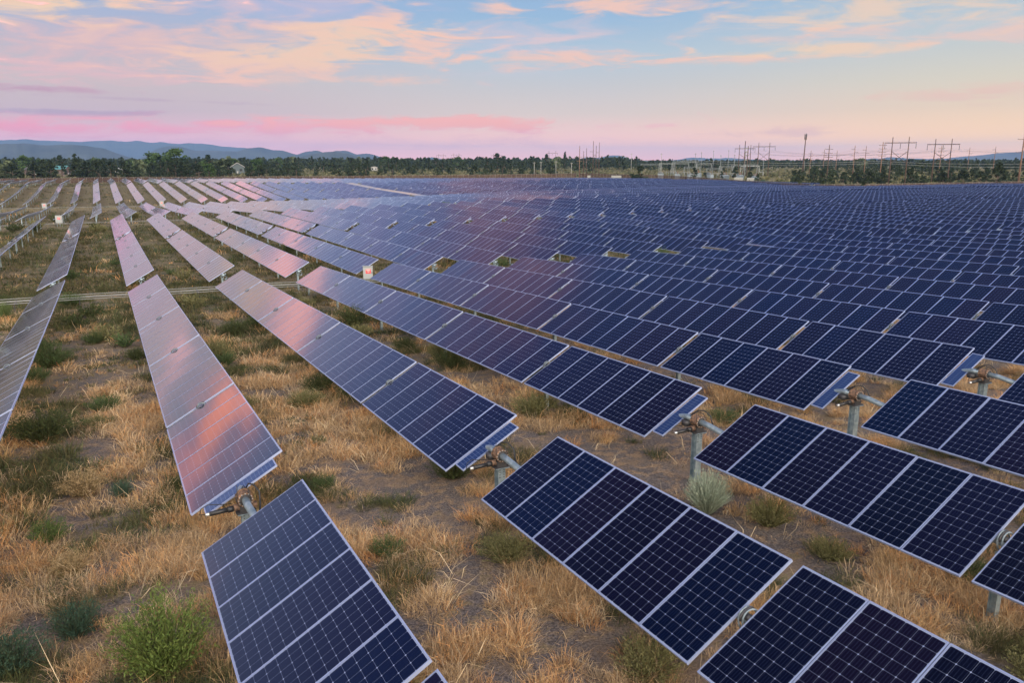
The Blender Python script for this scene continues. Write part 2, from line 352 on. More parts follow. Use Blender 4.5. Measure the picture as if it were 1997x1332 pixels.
MW, ML, PITCH, GB, GF = .990, 1.960, 1.005, .17, 1.77
SHIFT = .2
TILT = R(29.4)
def module_faces(mb, O, ax, ux, nz_, a=0.0, simple=False):
    """one solar module centred at O: ax along the row, ux along its long side, nz_ its normal"""
    hw, hl, th = MW/2, ML/2, .038; fw, fl = .011, .015
    def P(a_, u_, n_): return O+ax*a_+ux*u_+nz_*n_
    # glass
    iw, il = hw-fw, hl-fl
    mb.face([P(-iw, -il, 0), P(iw, -il, 0), P(iw, il, 0), P(-iw, il, 0)][::-1], 0, [(-iw, -il), (iw, -il), (iw, il), (-iw, il)][::-1], a)
    # frame lip (3 mm proud)
    e = .003
    for q in (((-hw, -hl), (hw, -hl), (iw, -il), (-iw, -il)), ((hw, -hl), (hw, hl), (iw, il), (iw, -il)), ((hw, hl), (-hw, hl), (-iw, il), (iw, il)), ((-hw, hl), (-hw, -hl), (-iw, -il), (-iw, il))):
        mb.face([P(x, y, e) for x, y in q][::-1], 1)
    for q in (((-hw, -hl), (hw, -hl)), ((hw, -hl), (hw, hl)), ((hw, hl), (-hw, hl)), ((-hw, hl), (-hw, -hl))):
        (x0, y0), (x1, y1) = q
        mb.face([P(x0, y0, -th), P(x1, y1, -th), P(x1, y1, e), P(x0, y0, e)][::-1], 1)
    mb.face([P(-hw, -hl, -.03), P(hw, -hl, -.03), P(hw, hl, -.03), P(-hw, hl, -.03)], 2)
    return mb
# ax x ux must point along -normal/normal: faces are flipped above so that normals look up
mm = MB(); module_faces(mm, Vector((0, 0, 0)), Vector((0, 1, 0)), Vector((1, 0, 0)), Vector((0, 0, 1)))
ME_MODULE = mm.mesh('solar_module', [M_cell, M_frame, M_back])

# shared small hardware, local to its own origin (row axis along +Y)
def post_mesh(h, wide=False):
    mb = MB(); w = .16 if wide else .11; d = .17 if wide else .12; th = .012
    mb.box((0, -d/2, -h/2), (w, th, h)); mb.box((0, d/2, -h/2), (w, th, h)); mb.box((0, 0, -h/2), (th, d-th, h))
    if wide:
        for s in (-1, 1):
            for k in range(4):
                for q in (-1, 1): mb.box((q*.045, s*(d/2+.007), -.05-.055*k), (.022, .004, .02), 1)
        mb.box((0, 0, -.008), (.30, .30, .016))
    return mb.mesh('post', [M_steel, M_dark])
ME_POST = post_mesh(1.75); ME_POSTW = post_mesh(1.75, True)
def bearing_mesh():
    mb = MB()
    for y in (-.035, .035):
        pts = [(.145*math.sin(t_)*1.0, y, -.10+.19*math.cos(t_)) for t_ in np.linspace(-2.2, 2.2, 15)]
        mb.tube(pts, .014, 6, 0)
    mb.tube([(-.12, 0, .01), (-.09, 0, .065), (0, 0, .09), (.09, 0, .065), (.12, 0, .01)], .016, 6, 1)
    mb.tube([(0, -.06, -.04), (0, .06, -.04)], .05, 10, 1)
    mb.box((0, 0, -.25), (.24, .07, .09), 0)
    return mb.mesh('bearing', [M_bstl, M_dark], True)
ME_BEAR = bearing_mesh()
def slew_mesh():
    mb = MB(); n = 20
    mb.tube([(0, -.09, 0), (0, .09, 0)], .118, n, 0); mb.tube([(0, -.115, 0), (0, -.09, 0)], .138, n, 0); mb.tube([(0, .09, 0), (0, .115, 0)], .138, n, 0)
    mb.tube([(0, -.125, 0), (0, -.115, 0)], .105, n, 1)
    for k in range(12):
        t_ = 2*math.pi*k/12; mb.tube([(.116*math.cos(t_), -.13, .116*math.sin(t_)), (.116*math.cos(t_), -.115, .116*math.sin(t_))], .009, 6, 2)
    mb.box((0, 0, -.19), (.20, .20, .12), 1); mb.box((0, 0, -.245), (.34, .26, .02), 1)
    mb.tube([(-.20, 0, -.16), (.20, 0, -.16)], .06, 10, 0)
    return mb.mesh('slew_drive', [M_rust, M_dark, M_brass])
ME_SLEW = slew_mesh()
def motor_mesh():
    mb = MB()
    mb.tube([(-.20, -.02, -.16), (-.30, -.02, -.165)], .055, 12, 0); mb.tube([(-.30, -.02, -.165), (-.60, -.02, -.18)], .043, 12, 0); mb.tube([(-.60, -.02, -.18), (-.67, -.02, -.185)], .032, 10, 1)
    mb.tube([(-.66, -.02, -.18), (-.76, -.03, -.16), (-.74, -.02, -.06), (-.62, 0, -.01), (-.45, .04, -.06), (-.22, .06, -.10)], .008, 5, 0)
    return mb.mesh('drive_motor', [M_black, M_brass], True)
ME_MOTOR = motor_mesh()
def cable_mesh():
    mb = MB()
    mb.tube([(.06, .50, -.02), (.08, .30, .06), (.10, .12, .20), (.17, -.02, .22), (.24, -.14, .12), (.22, -.26, -.08), (.17, -.45, -.13), (.13, -.75, -.16), (.10, -1.0, -.2)], .016, 7, 0)
    mb.tube([(.02, .45, -.05), (-.04, .25, .03), (.0, .05, .2), (.06, -.1, .19), (.08, -.2, .05)], .009, 5, 0)
    mb.box((.02, .34, -.14), (.26, .20, .12), 1); mb.tube([(-.13, -.10, -.1), (-.13, -.10, .30)], .006, 5, 0)
    return mb.mesh('cable', [M_black, M_dark], True)
ME_CABLE = cable_mesh()
def ctrl_mesh():
    mb = MB(); hl, hw = .745, .185
    def P(x, y, z): return Vector((x, y, z))
    il, iw = hl-.02, hw-.02
    mb.face([P(-il, -iw, 0), P(il, -iw, 0), P(il, iw, 0), P(-il, iw, 0)], 0, [(-iw, -il), (-iw, il), (iw, il), (iw, -il)])
    for q in (((-hl, -hw), (hl, -hw), (il, -iw), (-il, -iw)), ((hl, -hw), (hl, hw), (il, iw), (il, -iw)), ((hl, hw), (-hl, hw), (-il, iw), (il, iw)), ((-hl, hw), (-hl, -hw), (-il, -iw), (-il, iw))):
        mb.face([P(x, y, .003) for x, y in q], 1)
    for q in (((-hl, -hw), (hl, -hw)), ((hl, -hw), (hl, hw)), ((hl, hw), (-hl, hw)), ((-hl, hw), (-hl, -hw))):
        (x0, y0), (x1, y1) = q; mb.face([P(x0, y0, -.03), P(x1, y1, -.03), P(x1, y1, .003), P(x0, y0, .003)], 1)
    mb.face([P(-hl, -hw, -.025), P(-hl, hw, -.025), P(hl, hw, -.025), P(hl, -hw, -.025)], 1)
    return mb.mesh('controller_panel', [M_poly, M_frame])
ME_CTRL = ctrl_mesh()
def fork_mesh():
    mb = MB()
    for s in (-1, 1):
        mb.box((s*.10, 0, -.16), (.02, .16, .24), 0, Matrix.Rotation(R(-s*28), 3, 'Y')); mb.tube([(s*.16, 0, -.05), (s*.16, 0, .04)], .035, 8, 0)
    mb.tube([(0, -.08, 0), (0, .08, 0)], .10, 12, 0); mb.box((0, 0, -.28), (.16, .16, .06), 0)
    return mb.mesh('end_bracket', [M_steel], True)
ME_FORK = fork_mesh()

ONES = ['', 'first', 'second', 'third', 'fourth', 'fifth', 'sixth', 'seventh', 'eighth', 'ninth', 'tenth', 'eleventh', 'twelfth', 'thirteenth', 'fourteenth', 'fifteenth', 'sixteenth', 'seventeenth', 'eighteenth', 'nineteenth']
def ordinal(n):
    if n < 20: return ONES[n]
    t_, o_ = divmod(n, 10); T = {2: 'twent', 3: 'thirt', 4: 'fort', 5: 'fift', 6: 'sixt'}[t_]
    return T+'ieth' if o_ == 0 else T+'y-'+ONES[o_]

def proj(p):
    d = Vector(p)-Vector((0, 0, H0)); z = d.dot(FW)
    if z < .3: return None
    return (512+789.65*d.dot(RT)/z, 342-789.65*d.dot(UP)/z)
def inview(p, m=0):
    q = proj(p); return q is not None and -m < q[0] < 1024+m and -m < q[1] < 684+m

def tracker(X, c, label, block, tilt=TILT, cut_n=99, detail=2):
    """X: row axis, c: Y of the drive, detail 2: every module its own part; 1: sections"""
    g0 = gz(X, c); root = empty('solar_tracker', (X, c, g0)); O = Vector((X, c, g0))
    tag(root, label, 'solar tracker', block)
    nodesN = [c+GF/2-GB/2]; nodesS = [c-GF/2+GB/2]; bays = [6, 8, 8, 8, 7][:cut_n]
    for n in bays: nodesN.append(nodesN[-1]+n*PITCH+GB); nodesS.append(nodesS[-1]-n*PITCH-GB)
    ztl = lambda y: float(zt(X, y))+H0
    ux0 = Vector((math.cos(tilt), 0, math.sin(tilt)))
    tubeN = []; frame = MB(); cnt = 0
    for side, nodes in ((1, nodesN), (-1, nodesS)):
        tp = []
        for k, n in enumerate(bays):
            y0, y1 = nodes[k], nodes[k+1]; p0 = Vector((X, y0, ztl(y0))); p1 = Vector((X, y1, ztl(y1)))
            ax = (p1-p0).normalized()*side                     # always towards +Y
            nz_ = ux0.cross(ax).normalized(); ux = ax.cross(nz_).normalized()
            if detail == 1:
                mb = MB()
            for j in range(n):
                s_ = GB/2+(j+.5)*PITCH; P = p0+(p1-p0).normalized()*s_
                js = .45 if X < 12 else 1.3; jt = rnd.gauss(0, .0035*js); n2 = (nz_+ux*jt+ax*rnd.gauss(0, .0022*js)).normalized(); a2 = (ax-n2*ax.dot(n2)).normalized(); u2 = a2.cross(n2)
                if detail == 2:
                    if not (inview(P, 330) and P.y > 1.5): continue
                    o = bpy.data.objects.new('solar_module', ME_MODULE); sc.collection.objects.link(o); o.parent = root
                    M = Matrix(((u2.x, a2.x, n2.x, P.x-O.x), (u2.y, a2.y, n2.y, P.y-O.y), (u2.z, a2.z, n2.z, P.z-O.z), (0, 0, 0, 1)))
                    o.matrix_local = M; cnt += 1
                else:
                    module_faces(mb, P-O, a2, u2, n2, rnd.random())
            if detail == 1: link('panel_section', mb.mesh('panel_section', [M_cell, M_frame, M_back]), root)
            if k == 0: tp.append(p0-nz_*.17)
            tp.append(p1-nz_*.17)
            for kk, (py, pp) in enumerate(((y1, p1),)):
                q = pp-O; gl = gz(X, py); ph = pp.z-.3-gl
                vis = detail == 2 and (inview(pp, 250) and pp.y > 1)
                if detail == 2 and vis:
                    last = k == len(bays)-1
                    po = link('post', ME_POST, root, (q.x, q.y, q.z-.28))
                    be = link('end_bracket' if last else 'bearing', ME_FORK if last else ME_BEAR, root)
                    be.matrix_local = Matrix.Translation(q-nz_*.03 if not last else q-nz_*.13+ax*side*.14) @ Matrix.Rotation(-tilt, 4, 'Y')
                elif detail == 1:
                    frame.tube([(q.x, q.y, q.z-1.75), (q.x, q.y, q.z-.2)], .07, 4)
        if detail == 2 and not any(inview(p, 300) for p in tp): tp = tp[:2]
        a0 = (Vector((X, nodes[1], ztl(nodes[1])))-Vector((X, nodes[0], ztl(nodes[0])))).normalized()
        drv = Vector((X, c, ztl(c)))
        lead = [drv+Vector((0, side*.05, 0))-O, drv+Vector((0, side*.38, -.005))-O, tp[0]+a0*.15-O, tp[0]+a0*.6-O]
        frame.tube(lead, .066, 12)
        frame.tube([tp[0]+a0*.6-O]+[p-O for p in tp[1:]], .060, 8)
    link('torque_tube' if detail == 2 else 'support_frame', frame.mesh('torque_tube', [M_steel], True), root)
    drv = Vector((X, c, ztl(c)))
    if inview(drv, 250):
        q = drv-O
        link('drive_post' if detail == 2 else 'post', ME_POSTW, root, (q.x, q.y, q.z-.255))
        link('slew_drive', ME_SLEW, root, q)
        if detail == 2:
            link('drive_motor', ME_MOTOR, root, q); link('cable', ME_CABLE, root, q)
        nz_ = ux0.cross(Vector((0, 1, 0))).normalized()
        cp = link('controller_panel', ME_CTRL, root)
        cp.matrix_local = Matrix.Translation(q+Vector((0, .655, 0))-nz_*.045) @ Matrix.Rotation(-tilt, 4, 'Y')
    return root

HALF = GF/2+37*PITCH+4*GB
BLK = [('nearest', 13.79, 0.0, range(-2, 19), 2), ('second', 94.65, 0.0, range(-9, 60), 2), ('third', 178.2, .45, range(-12, 60), 1),
       ('fourth', 260.4, .45, range(-14, 60), 1), ('farthest', 342.2, .45, range(-16, 60), 1)]
def xmax(y):            # the fence on the right-hand side
    return float(np.interp(y, [60, 160, 186, 223, 273, 323, 385], [400, 262, 206, 222, 242, 252, 240]))-7
DET = {('second', i): 2 for i in range(-9, 60)}
nt_ = 0
for bn, c0, off, rows, det in BLK:
    lst = []
    for i in rows:
        r_ = i+off; X = 1.72+4.96*r_; c = c0-SHIFT*r_; cut = 99
        if bn == 'third' and X > 199:
            if X > 258: continue
            cut = 0
        elif X > xmax(c+HALF) and bn != 'second': continue
        if X > 330: continue
        ys = np.linspace(c-HALF, c+HALF, 13)
        if not any(inview((X, y, float(zt(X, y))+H0), 6 if bn != 'nearest' else 30) and y > 2 for y in ys): continue
        lst.append((i, X, c, cut))
    for k, (i, X, c, cut) in enumerate(lst):
        lab = '%s tracker row from the left in the %s block of the solar field' % (ordinal(k+1), bn)
        tl = TILT+R(rnd.gauss(0, .45 if X < 55 else 1.5))
        if (bn == 'third' and i < 1) or (bn == 'second' and i < 0): tl -= R(1.5)
        if bn == 'fourth' and i == 16:
            lab = 'pale solar tracker lying nearly flat between the tilted blue rows of the fourth block'; tl = R(7)
        if bn == 'nearest': tl = TILT+R(rnd.gauss(0, .15)-(2.4 if i < 0 else 0))
        if cut == 0:
            t_ = tracker(X, c-HALF/2-1, lab, 'solar tracker rows of the %s block' % bn, tl, 2, 1)
        else:
            t_ = tracker(X, c, lab, 'solar tracker rows of the %s block' % bn, tl, 99, det if not (bn == 'second' and i > 16) else 1)
        nt_ += 1
print('trackers', nt_)

# ------------------------------------------------------------------ cable trays across the row ends
M_pipe = newmat('pale_grey_conduit', (.21, .22, .215), .6); M_wood = noisy(newmat('weathered_wood', (.12, .07, .05), .9), (.10, .055, .04), (.19, .12, .085), 3, 4)
M_dwood = noisy(newmat('dark_pole_wood', (.06, .04, .035), .9), (.045, .028, .024), (.09, .06, .05), 3, 4)
def tray(label, y0, x0, x1, dbl=True, slope=-.04):
    root = empty('cable_tray', (x0, y0, gz(x0, y0)))
    O = Vector(root.location)
    tag(root, label, 'cable tray', 'cable trays between the blocks')
    def line(dy, dz):
        mb = MB(); pts = []; x = x0
        while x <= x1:
            y = y0+slope*x; pts.append(Vector((x, y+dy, gz(x, y)+.52+dz))-O); x += 2.5
        mb.tube(pts, .024, 6); part('conduit', mb, [M_pipe], root, True)
    line(-.22, 0); line(-.10, .10)
    if dbl: line(1.25, -.05); line(1.40, .06)
    me = None; x = x0+.6
    while x <= x1 and x < x0+330:
        y = y0+slope*x
        if me is None:
            mb = MB(); mb.box((0, -.16, .26), (.05, .05, .62)); mb.box((0, 1.32, .26), (.05, .05, .62)); mb.box((0, .58, .46), (.05, 1.65, .04)); me = mb.mesh('tray_stand', [M_dark])
        link('tray_stand', me, root, (x-O.x, y-O.y, gz(x, y)-O.z)); x += 3.4
tray('pale double conduit tray on low stands crossing between the nearest and second blocks', 54.2, -16, 62)
tray('thin conduit tray on stands crossing between the second and third blocks', 136.2, -24, 60, False)
tray('distant conduit tray on stands crossing between the third and fourth blocks', 219.6, -34, 44, False)

# ------------------------------------------------------------------ combiner boxes
M_white = newmat('white_powder_coat', (.29, .32, .34), .45); M_red = newmat('red_sticker', (.72, .03, .05), .5); M_redd = newmat('white_print', (.8, .78, .76), .5); M_blk = newmat('black_print', (.03, .02, .04), .6)
def cbox(X, Y, label, w=.78, h=.92, z=None):
    g = gz(X, Y) if z is None else z
    root = empty('combiner_box', (X, Y, g), R(-18)); tag(root, label, 'electrical box')
    z0 = .62
    mb = MB(); mb.box((0, 0, z0+h/2), (w, .28, h)); mb.box((0, -.146, z0+h/2), (w-.06, .012, h-.06)); mb.box((0, -.02, z0+h+.012), (w+.05, .36, .024)); part('cabinet', mb, [M_white], root)
    mb = MB(); mb.box((.03, -.1555, z0+h*.62), (.36, .006, .30)); part('warning_label', mb, [M_red], root)
    mb = MB()
    mb.box((.03, -.160, z0+h*.62+.095), (.28, .003, .035))
    for k, wd in enumerate((.20, .24, .16)): mb.box((.03, -.160, z0+h*.62+.02-.045*k), (wd, .003, .014))
    part('label_print', mb, [M_redd], root)
    mb = MB(); mb.box((w/2-.06, -.162, z0+h*.5), (.03, .03, .12)); part('door_handle', mb, [M_dark], root)
    for s in (-1, 1):
        mb = MB(); mb.box((s*w*.36, .05, z0/2+.02), (.05, .05, z0+.04)); part('leg', mb, [M_steel], root)
    mb = MB(); mb.tube([(.08, 0, z0), (.10, -.02, z0-.25), (.16, 0, -.05)], .03, 6); part('conduit', mb, [M_pipe], root, True)
    return root
cbox(16.5, 54.85, 'white electrical box with red sticker at the end of the pale blue row', .68, .92)
cbox(-5.9, 137.4, 'white electrical box with red sticker at the far left below an edge-on row', .95, 1.1)
cbox(-12.1, 219.6, 'small white electrical box beside the distant left rows', 1.0, 1.1)
cbox(13.5, 219.6, 'small white electrical box at the foot of a pink row in the fourth block', 1.0, 1.1)
cbox(87.5, 215.5, 'tiny white electrical box far out in the purple rows', 1.2, 1.2)

# ------------------------------------------------------------------ white cabinets at the fence
def cabinet(X, Y, w, d, h, rz, label, name='equipment_cabinet'):
    root = empty(name, (X, Y, gz(X, Y)), R(rz)); tag(root, label, 'equipment cabinet')
    mb = MB(); mb.box((0, 0, .1), (w+.4, d+.4, .3)); part('plinth', mb, [M_pipe], root)
    mb = MB(); mb.box((0, 0, .25+h/2), (w, d, h)); part('housing', mb, [M_white], root)
    mb = MB(); mb.box((0, 0, .25+h+.05), (w+.16, d+.16, .1)); part('roof', mb, [M_white], root)
    n = max(1, int(w/1.4))
    for k in range(n):
        mb = MB(); mb.box((-w/2+(k+.5)*w/n, -d/2-.02, .25+h*.48), (w/n-.12, .03, h*.86)); dd = part('door', mb, [M_pipe], root)
        mb = MB(); mb.box((-w/2+(k+.5)*w/n+w/n*.3, -d/2-.05, .25+h*.5), (.04, .04, .2)); part('handle', mb, [M_dark], dd)
    return root
cabinet(250.0, 269.5, 3.6, 2.2, 2.25, -42, 'left of the two pale lilac cabinets in front of the brown fence')
cabinet(253.8, 266.2, 3.0, 2.2, 2.15, -42, 'right of the two white cabinets in front of the brown fence')
cabinet(231.5, 362.0, 1.5, 1.2, 1.5, -35, 'small white cabinet at the far edge of the solar field')
cabinet(243.5, 354.0, 5.2, 1.6, 1.3, -35, 'long low white cabinet beside the round dark juniper')

# ------------------------------------------------------------------ fences
M_fab = newmat('brown_slatted_mesh', (.085, .04, .032), .9)
t, nd_, mt, mx, b = MN(M_fab)
tcn = nd_('ShaderNodeTexCoord'); n = nd_('ShaderNodeTexNoise'); n.inputs['Scale'].default_value = .35; n.inputs['Detail'].default_value = 5; t.links.new(tcn.outputs['Object'], n.inputs['Vector'])
t.links.new(mx(n.outputs[0], (.030, .020, .020), (.085, .042, .034)), b.inputs['Base Color']); b.inputs['Alpha'].default_value = .72
def fence(pts, label, step, h=2.3):
    x0, y0 = pts[0]; root = empty('perimeter_fence', (x0, y0, gz(x0, y0))); O = Vector(root.location); tag(root, label, 'fence')
    P = []
    for (a, c_) in zip(pts[:-1], pts[1:]):
        L = math.hypot(c_[0]-a[0], c_[1]-a[1]); n = max(1, round(L/step))
        P += [(a[0]+(c_[0]-a[0])*k/n, a[1]+(c_[1]-a[1])*k/n) for k in range(n)]
    P.append(pts[-1])
    fb = MB(); rl = MB(); me = None; pr = None; rp = []
    mb = MB(); mb.tube([(0, 0, -.3), (0, 0, h+.12)], .036, 6); me = mb.mesh('fence_post', [M_pipe])
    for k, (x, y) in enumerate(P):
        q = Vector((x, y, gz(x, y)))-O
        link('fence_post', me, root, q)
        if pr is not None: fb.face([pr+Vector((0, 0, .02)), q+Vector((0, 0, .02)), q+Vector((0, 0, h)), pr+Vector((0, 0, h))])
        pr = q; rp.append(q+Vector((0, 0, h)))
    part('mesh_panel', fb, [M_fab], root); rl.tube(rp, .03, 4); part('top_rail', rl, [M_pipe], root)
fence([(-60, 391), (60, 393), (150, 392), (239, 387)], 'long brown mesh fence behind the farthest block below the treeline', 3.1)
fence([(240, 386), (252, 323), (242, 273), (222, 223), (207, 190)], 'tall brown slatted fence running beside the substation', 2.45)
fence([(207.5, 188.5), (214, 178), (262, 173), (345, 160)], 'low dark fence behind the right-hand solar rows', 2.9, 2.1)

# ------------------------------------------------------------------ utility poles
def hframe(X, Y, h, rz, arm, gap, label, far=False):
    root = empty('h_frame_pylon', (X, Y, gz(X, Y)), R(rz)); tag(root, label, 'power pylon')
    for s in (-1, 1):
        mb = MB(); mb.tube([(s*gap/2, 0, -1), (s*gap/2, 0, h)], [.24, .13], 8); part('pole', mb, [M_dwood], root, True)
    za = h*.885
    mb = MB(); mb.box((0, -.2, za), (arm, .16, .26)); mb.box((0, .2, za), (arm, .16, .26)); part('crossarm', mb, [M_dwood], root)
    if not far:
        mb = MB()
        for s in (-1, 1): mb.tube([(s*gap/2, .1*s, h*.72), (-s*gap/2, .1*s, h*.48)], .09, 5)
        part('cross_brace', mb, [M_dwood], root)
    for x in (-arm/2+.15, 0, arm/2-.15):
        mb = MB(); mb.tube([(x, 0, za-.1), (x, 0, za-.3)]+[(x, 0, za-.3-.15*k) for k in range(1, 13)], [.03, .03]+[.12 if k % 2 else .06 for k in range(1, 13)], 6); part('insulator', mb, [M_dark], root)
    return root
hframe(262.4, 200.1, 18.2, -52, 10.6, 5.4, 'dark two-legged wooden pylon with braced legs, left of the nearest pair')
hframe(283.0, 197.5, 17.6, -52, 10.9, 5.4, 'dark two-legged wooden pylon with braced legs, right of the nearest pair')
hframe(307.8, 314.5, 17.8, -44, 11.2, 5.4, 'two-legged pylon with braced legs standing behind the white cabinets')
hframe(309.9, 330.5, 16.8, -44, 10.6, 5.8, 'two-legged pylon overlapping the ladder-like pole by the substation')
hframe(400, 692.8, 18, -30, 10.5, 6.7, 'distant two-legged pylon rising above two pointed pines', True)
hframe(439.2, 898.4, 17.3, -26, 13, 7, 'distant two-legged pylon at the middle of the treeline', True)
hframe(414.1, 964.9, 18.2, -23, 13, 6.6, 'distant two-legged pylon beside the small blue hill', True)
hframe(414.8, 1018.8, 17.8, -22, 13, 6.3, 'distant two-legged pylon in front of the small blue hill', True)
def pylon(X, Y, h, rz, arms, label, mat=None, r=.17, aw=2.6, cat='utility pole', both=True):
    root = empty('utility_pole', (X, Y, gz(X, Y)), R(rz)); tag(root, label, cat)
    mat = mat or M_wood
    mb = MB(); mb.tube([(0, 0, -1), (0, 0, h)], [r*1.3, r*.75], 8); part('pole', mb, [mat], root, True)
    for k, z in enumerate(arms):
        mb = MB(); x0, x1 = (-aw/2, aw/2) if both else ((0, aw*.6) if k % 2 else (-aw*.6, 0))
        mb.box(((x0+x1)/2, 0, h-z), (x1-x0, .14, .16)); part('crossarm', mb, [mat], root)
        for x in ((x0+.1, x1-.1) if both else ((x1-.1,) if k % 2 else (x0+.1,))):
            mb = MB(); mb.tube([(x, 0, h-z+.05), (x, 0, h-z+.3)], .09, 5); part('insulator', mb, [M_pipe], root)
    return root
a6 = (1.6, 3.2, 4.8, 6.4)
pylon(412, 379.3, 15.5, -42, (2, 3.6, 5.2, 7), 'thin utility pole just right of the antenna mast')
pylon(417.4, 373.3, 16, -42, (2, 4, 6), 'plain thin utility pole, second right of the antenna mast', both=False)
pylon(299.5, 265.2, 16.4, -42, (2, 3.8, 5.6, 7.4), 'taller brown utility pole with four staggered arms right of the antenna mast', M_dwood, .2, 3.4)
pylon(422.5, 367.6, 15.4, -42, (2, 4, 6), 'far thin utility pole behind the taller brown pole', both=False)
pylon(344.9, 289.1, 16.2, -45, (1.8, 3.4, 5.0, 6.6), 'leaning brown utility pole with arms on alternate sides', both=False)
pylon(348.2, 285.0, 16.0, -45, (2, 3.8), 'brown utility pole with few arms, next to the leaning one', both=False)
pylon(305.9, 241.9, 17.4, -45, (1.4, 2.9, 4.4, 5.9, 7.4), 'utility pole with many short arms left of the nearest pylon pair', M_wood, .18, 3.0)
pylon(360.5, 252.3, 16.0, -50, (1.5, 3, 4.5, 6), 'utility pole seen between the legs of the right nearest pylon')
pylon(467.2, 308.7, 16.2, -52, (1.8, 3.6), 'thin far utility pole right of the nearest pylon pair', both=False)
pylon(474.4, 297.5, 16.6, -52, (1.8, 3.6), 'thin far utility pole above the conical juniper on the right', both=False)
pylon(292.4, 173.6, 19.2, -55, (2.6, 5.0, 7.2), 'large reddish pole cut by the right edge of the photo', M_wood, .26, 3.2, both=False)
pylon(237.9, 382.0, 17.2, -32, (6.0, 8.2), 'pale-footed tall pole left of the group of dead-end poles', M_wood, .2, 3.0)
for X, Y, h, l in ((245.1, 389.2, 14.4, 'shorter middle pole of the left dead-end group'), (246.5, 388.4, 16.0, 'right pole of the left dead-end group'), (255.1, 394.8, 20.0, 'tallest left pole of the three-pole dead-end group'),
                   (256.5, 393.9, 17.4, 'middle pole of the three-pole dead-end group'), (257.9, 392.9, 19.2, 'right pole of the three-pole dead-end group')):
    pylon(X, Y, h, -32, (h*.30, h*.42), l, M_dwood, .17, 3.2, both=False)
for X, Y, h, l in ((221.1, 403.4, 8.5, 'leftmost short pale pole behind the fence'), (224.4, 401.5, 8.7, 'second short pale pole behind the fence'), (231.8, 397.3, 9.0, 'third short pale pole behind the fence'), (239.4, 392.8, 8.1, 'short pale pole left of the tall dead-end poles'),
                   (348.7, 488.3, 14.2, 'thin mast over the trees left of the substation'), (366, 475.4, 14.2, 'thin mast over the middle of the substation')):
    pylon(X, Y, h, -35, (.5,), l, M_pipe, .16, 1.4)
# ladder-like twin pole
root = empty('utility_pole', (308.2, 327.6, gz(308.2, 327.6)), R(-44)); tag(root, 'dark ladder-like twin pole standing behind the white cabinets', 'utility pole')
for s, h in ((-.8, 18.8), (.8, 16.2)):
    mb = MB(); mb.tube([(s, 0, -1), (s, 0, h)], [.28, .2], 8); part('pole', mb, [M_dwood], root, True)
for z in (9, 11.5, 13.2, 15.0):
    mb = MB(); mb.box((0, 0, z), (1.7, .3, .45)); part('rung', mb, [M_pipe], root)
# antenna mast
root = empty('antenna_mast', (350.6, 327.8, gz(350.6, 327.8))); tag(root, 'tall slim mast topped by a dark bundle of antennas', 'antenna mast')
mb = MB(); mb.tube([(0, 0, -1), (.6, 0, 22.3)], [.42, .22], 10); part('mast', mb, [M_dwood], root, True)
for k in range(3):
    t_ = 2*math.pi*k/3
    for dz in (0, 1.6):
        mb = MB(); mb.box((.6+.55*math.cos(t_), .55*math.sin(t_), 20.6+dz), (.28, .28, 1.5)); part('antenna', mb, [M_dark], root)
mb = MB(); mb.tube([(.6, 0, 22), (.62, 0, 23.3)], .05, 5); part('lightning_rod', mb, [M_dark], root)
mb = MB(); mb.tube([(1.4, .2, -.5), (1.3, .1, 8.6)], .12, 6); part('side_pole', mb, [M_pipe], root)

# wires
M_wire = newmat('aluminium_conductor', (.14, .12, .13), .5, .3); M_wireL = newmat('pale_conductor', (.42, .44, .46), .5)
def wire(a, c_, sag, label, n=14, r=.028, mat=None):
    mb = MB(); a = Vector(a); c_ = Vector(c_); pts = []
    for k in range(n+1):
        u = k/n; p = a.lerp(c_, u); p.z -= sag*4*u*(1-u); pts.append(p-a)
    mb.tube(pts, r, 4); o = part('power_line', mb, [mat or M_wire], None); o.location = a
    tag(o, label, 'wire', 'overhead wires')
def gzz(x, y, h): return (x, y, gz(x, y)+h)
for k, d in enumerate((-3.2, 0, 3.2)):
    wire(gzz(283+d*.6, 197.5-d*.8, 13.4), gzz(307.8+d*.7, 314.5-d*.7, 13.9), 2.2, ('lower', 'middle', 'upper')[k]+' wire sagging from the right nearest pylon to the pylon behind the cabinets')
    wire(gzz(283+d*.6, 197.5-d*.8, 13.4), gzz(325+d*.6, 60-d*.8, 14), 2.4, ('lower', 'middle', 'upper')[k]+' wire leaving the right nearest pylon past the photo edge')
    wire(gzz(262.4+d*.6, 200.1-d*.8, 13.9), gzz(309.9+d*.7, 330.5-d*.7, 13), 2.2, ('lower', 'middle', 'upper')[k]+' wire sagging from the left nearest pylon towards the substation')
for z, s_, l in ((9.2, 1.4, 'upper'), (8.4, 1.8, 'lower')):
    wire(gzz(300, 372, z), gzz(330, 262, z-.4), s_, l+' pale wire of the left low distribution span', r=.045, mat=M_wireL)
    wire(gzz(330, 262, z-.4), gzz(322, 150, z-.2), s_, l+' pale wire of the middle low distribution span', r=.045, mat=M_wireL)
    wire(gzz(322, 150, z-.2), gzz(330, 60, z), s_, l+' pale wire of the right low distribution span', r=.045, mat=M_wireL)
for z, l in ((14.2, 'highest'), (12.6, 'second highest'), (11.0, 'lowest')):
    wire(gzz(412, 379.3, z), gzz(344.9, 289.1, z), 1.6, l+' thin wire between the antenna mast pole and the leaning pole')
    wire(gzz(344.9, 289.1, z), gzz(360.5, 252.3, z+.4), 1.0, l+' thin wire between the leaning pole and the pylon pair')
    wire(gzz(360.5, 252.3, z+.4), gzz(470, 120, z+1), 2.4, l+' thin wire running off behind the right nearest pylon')

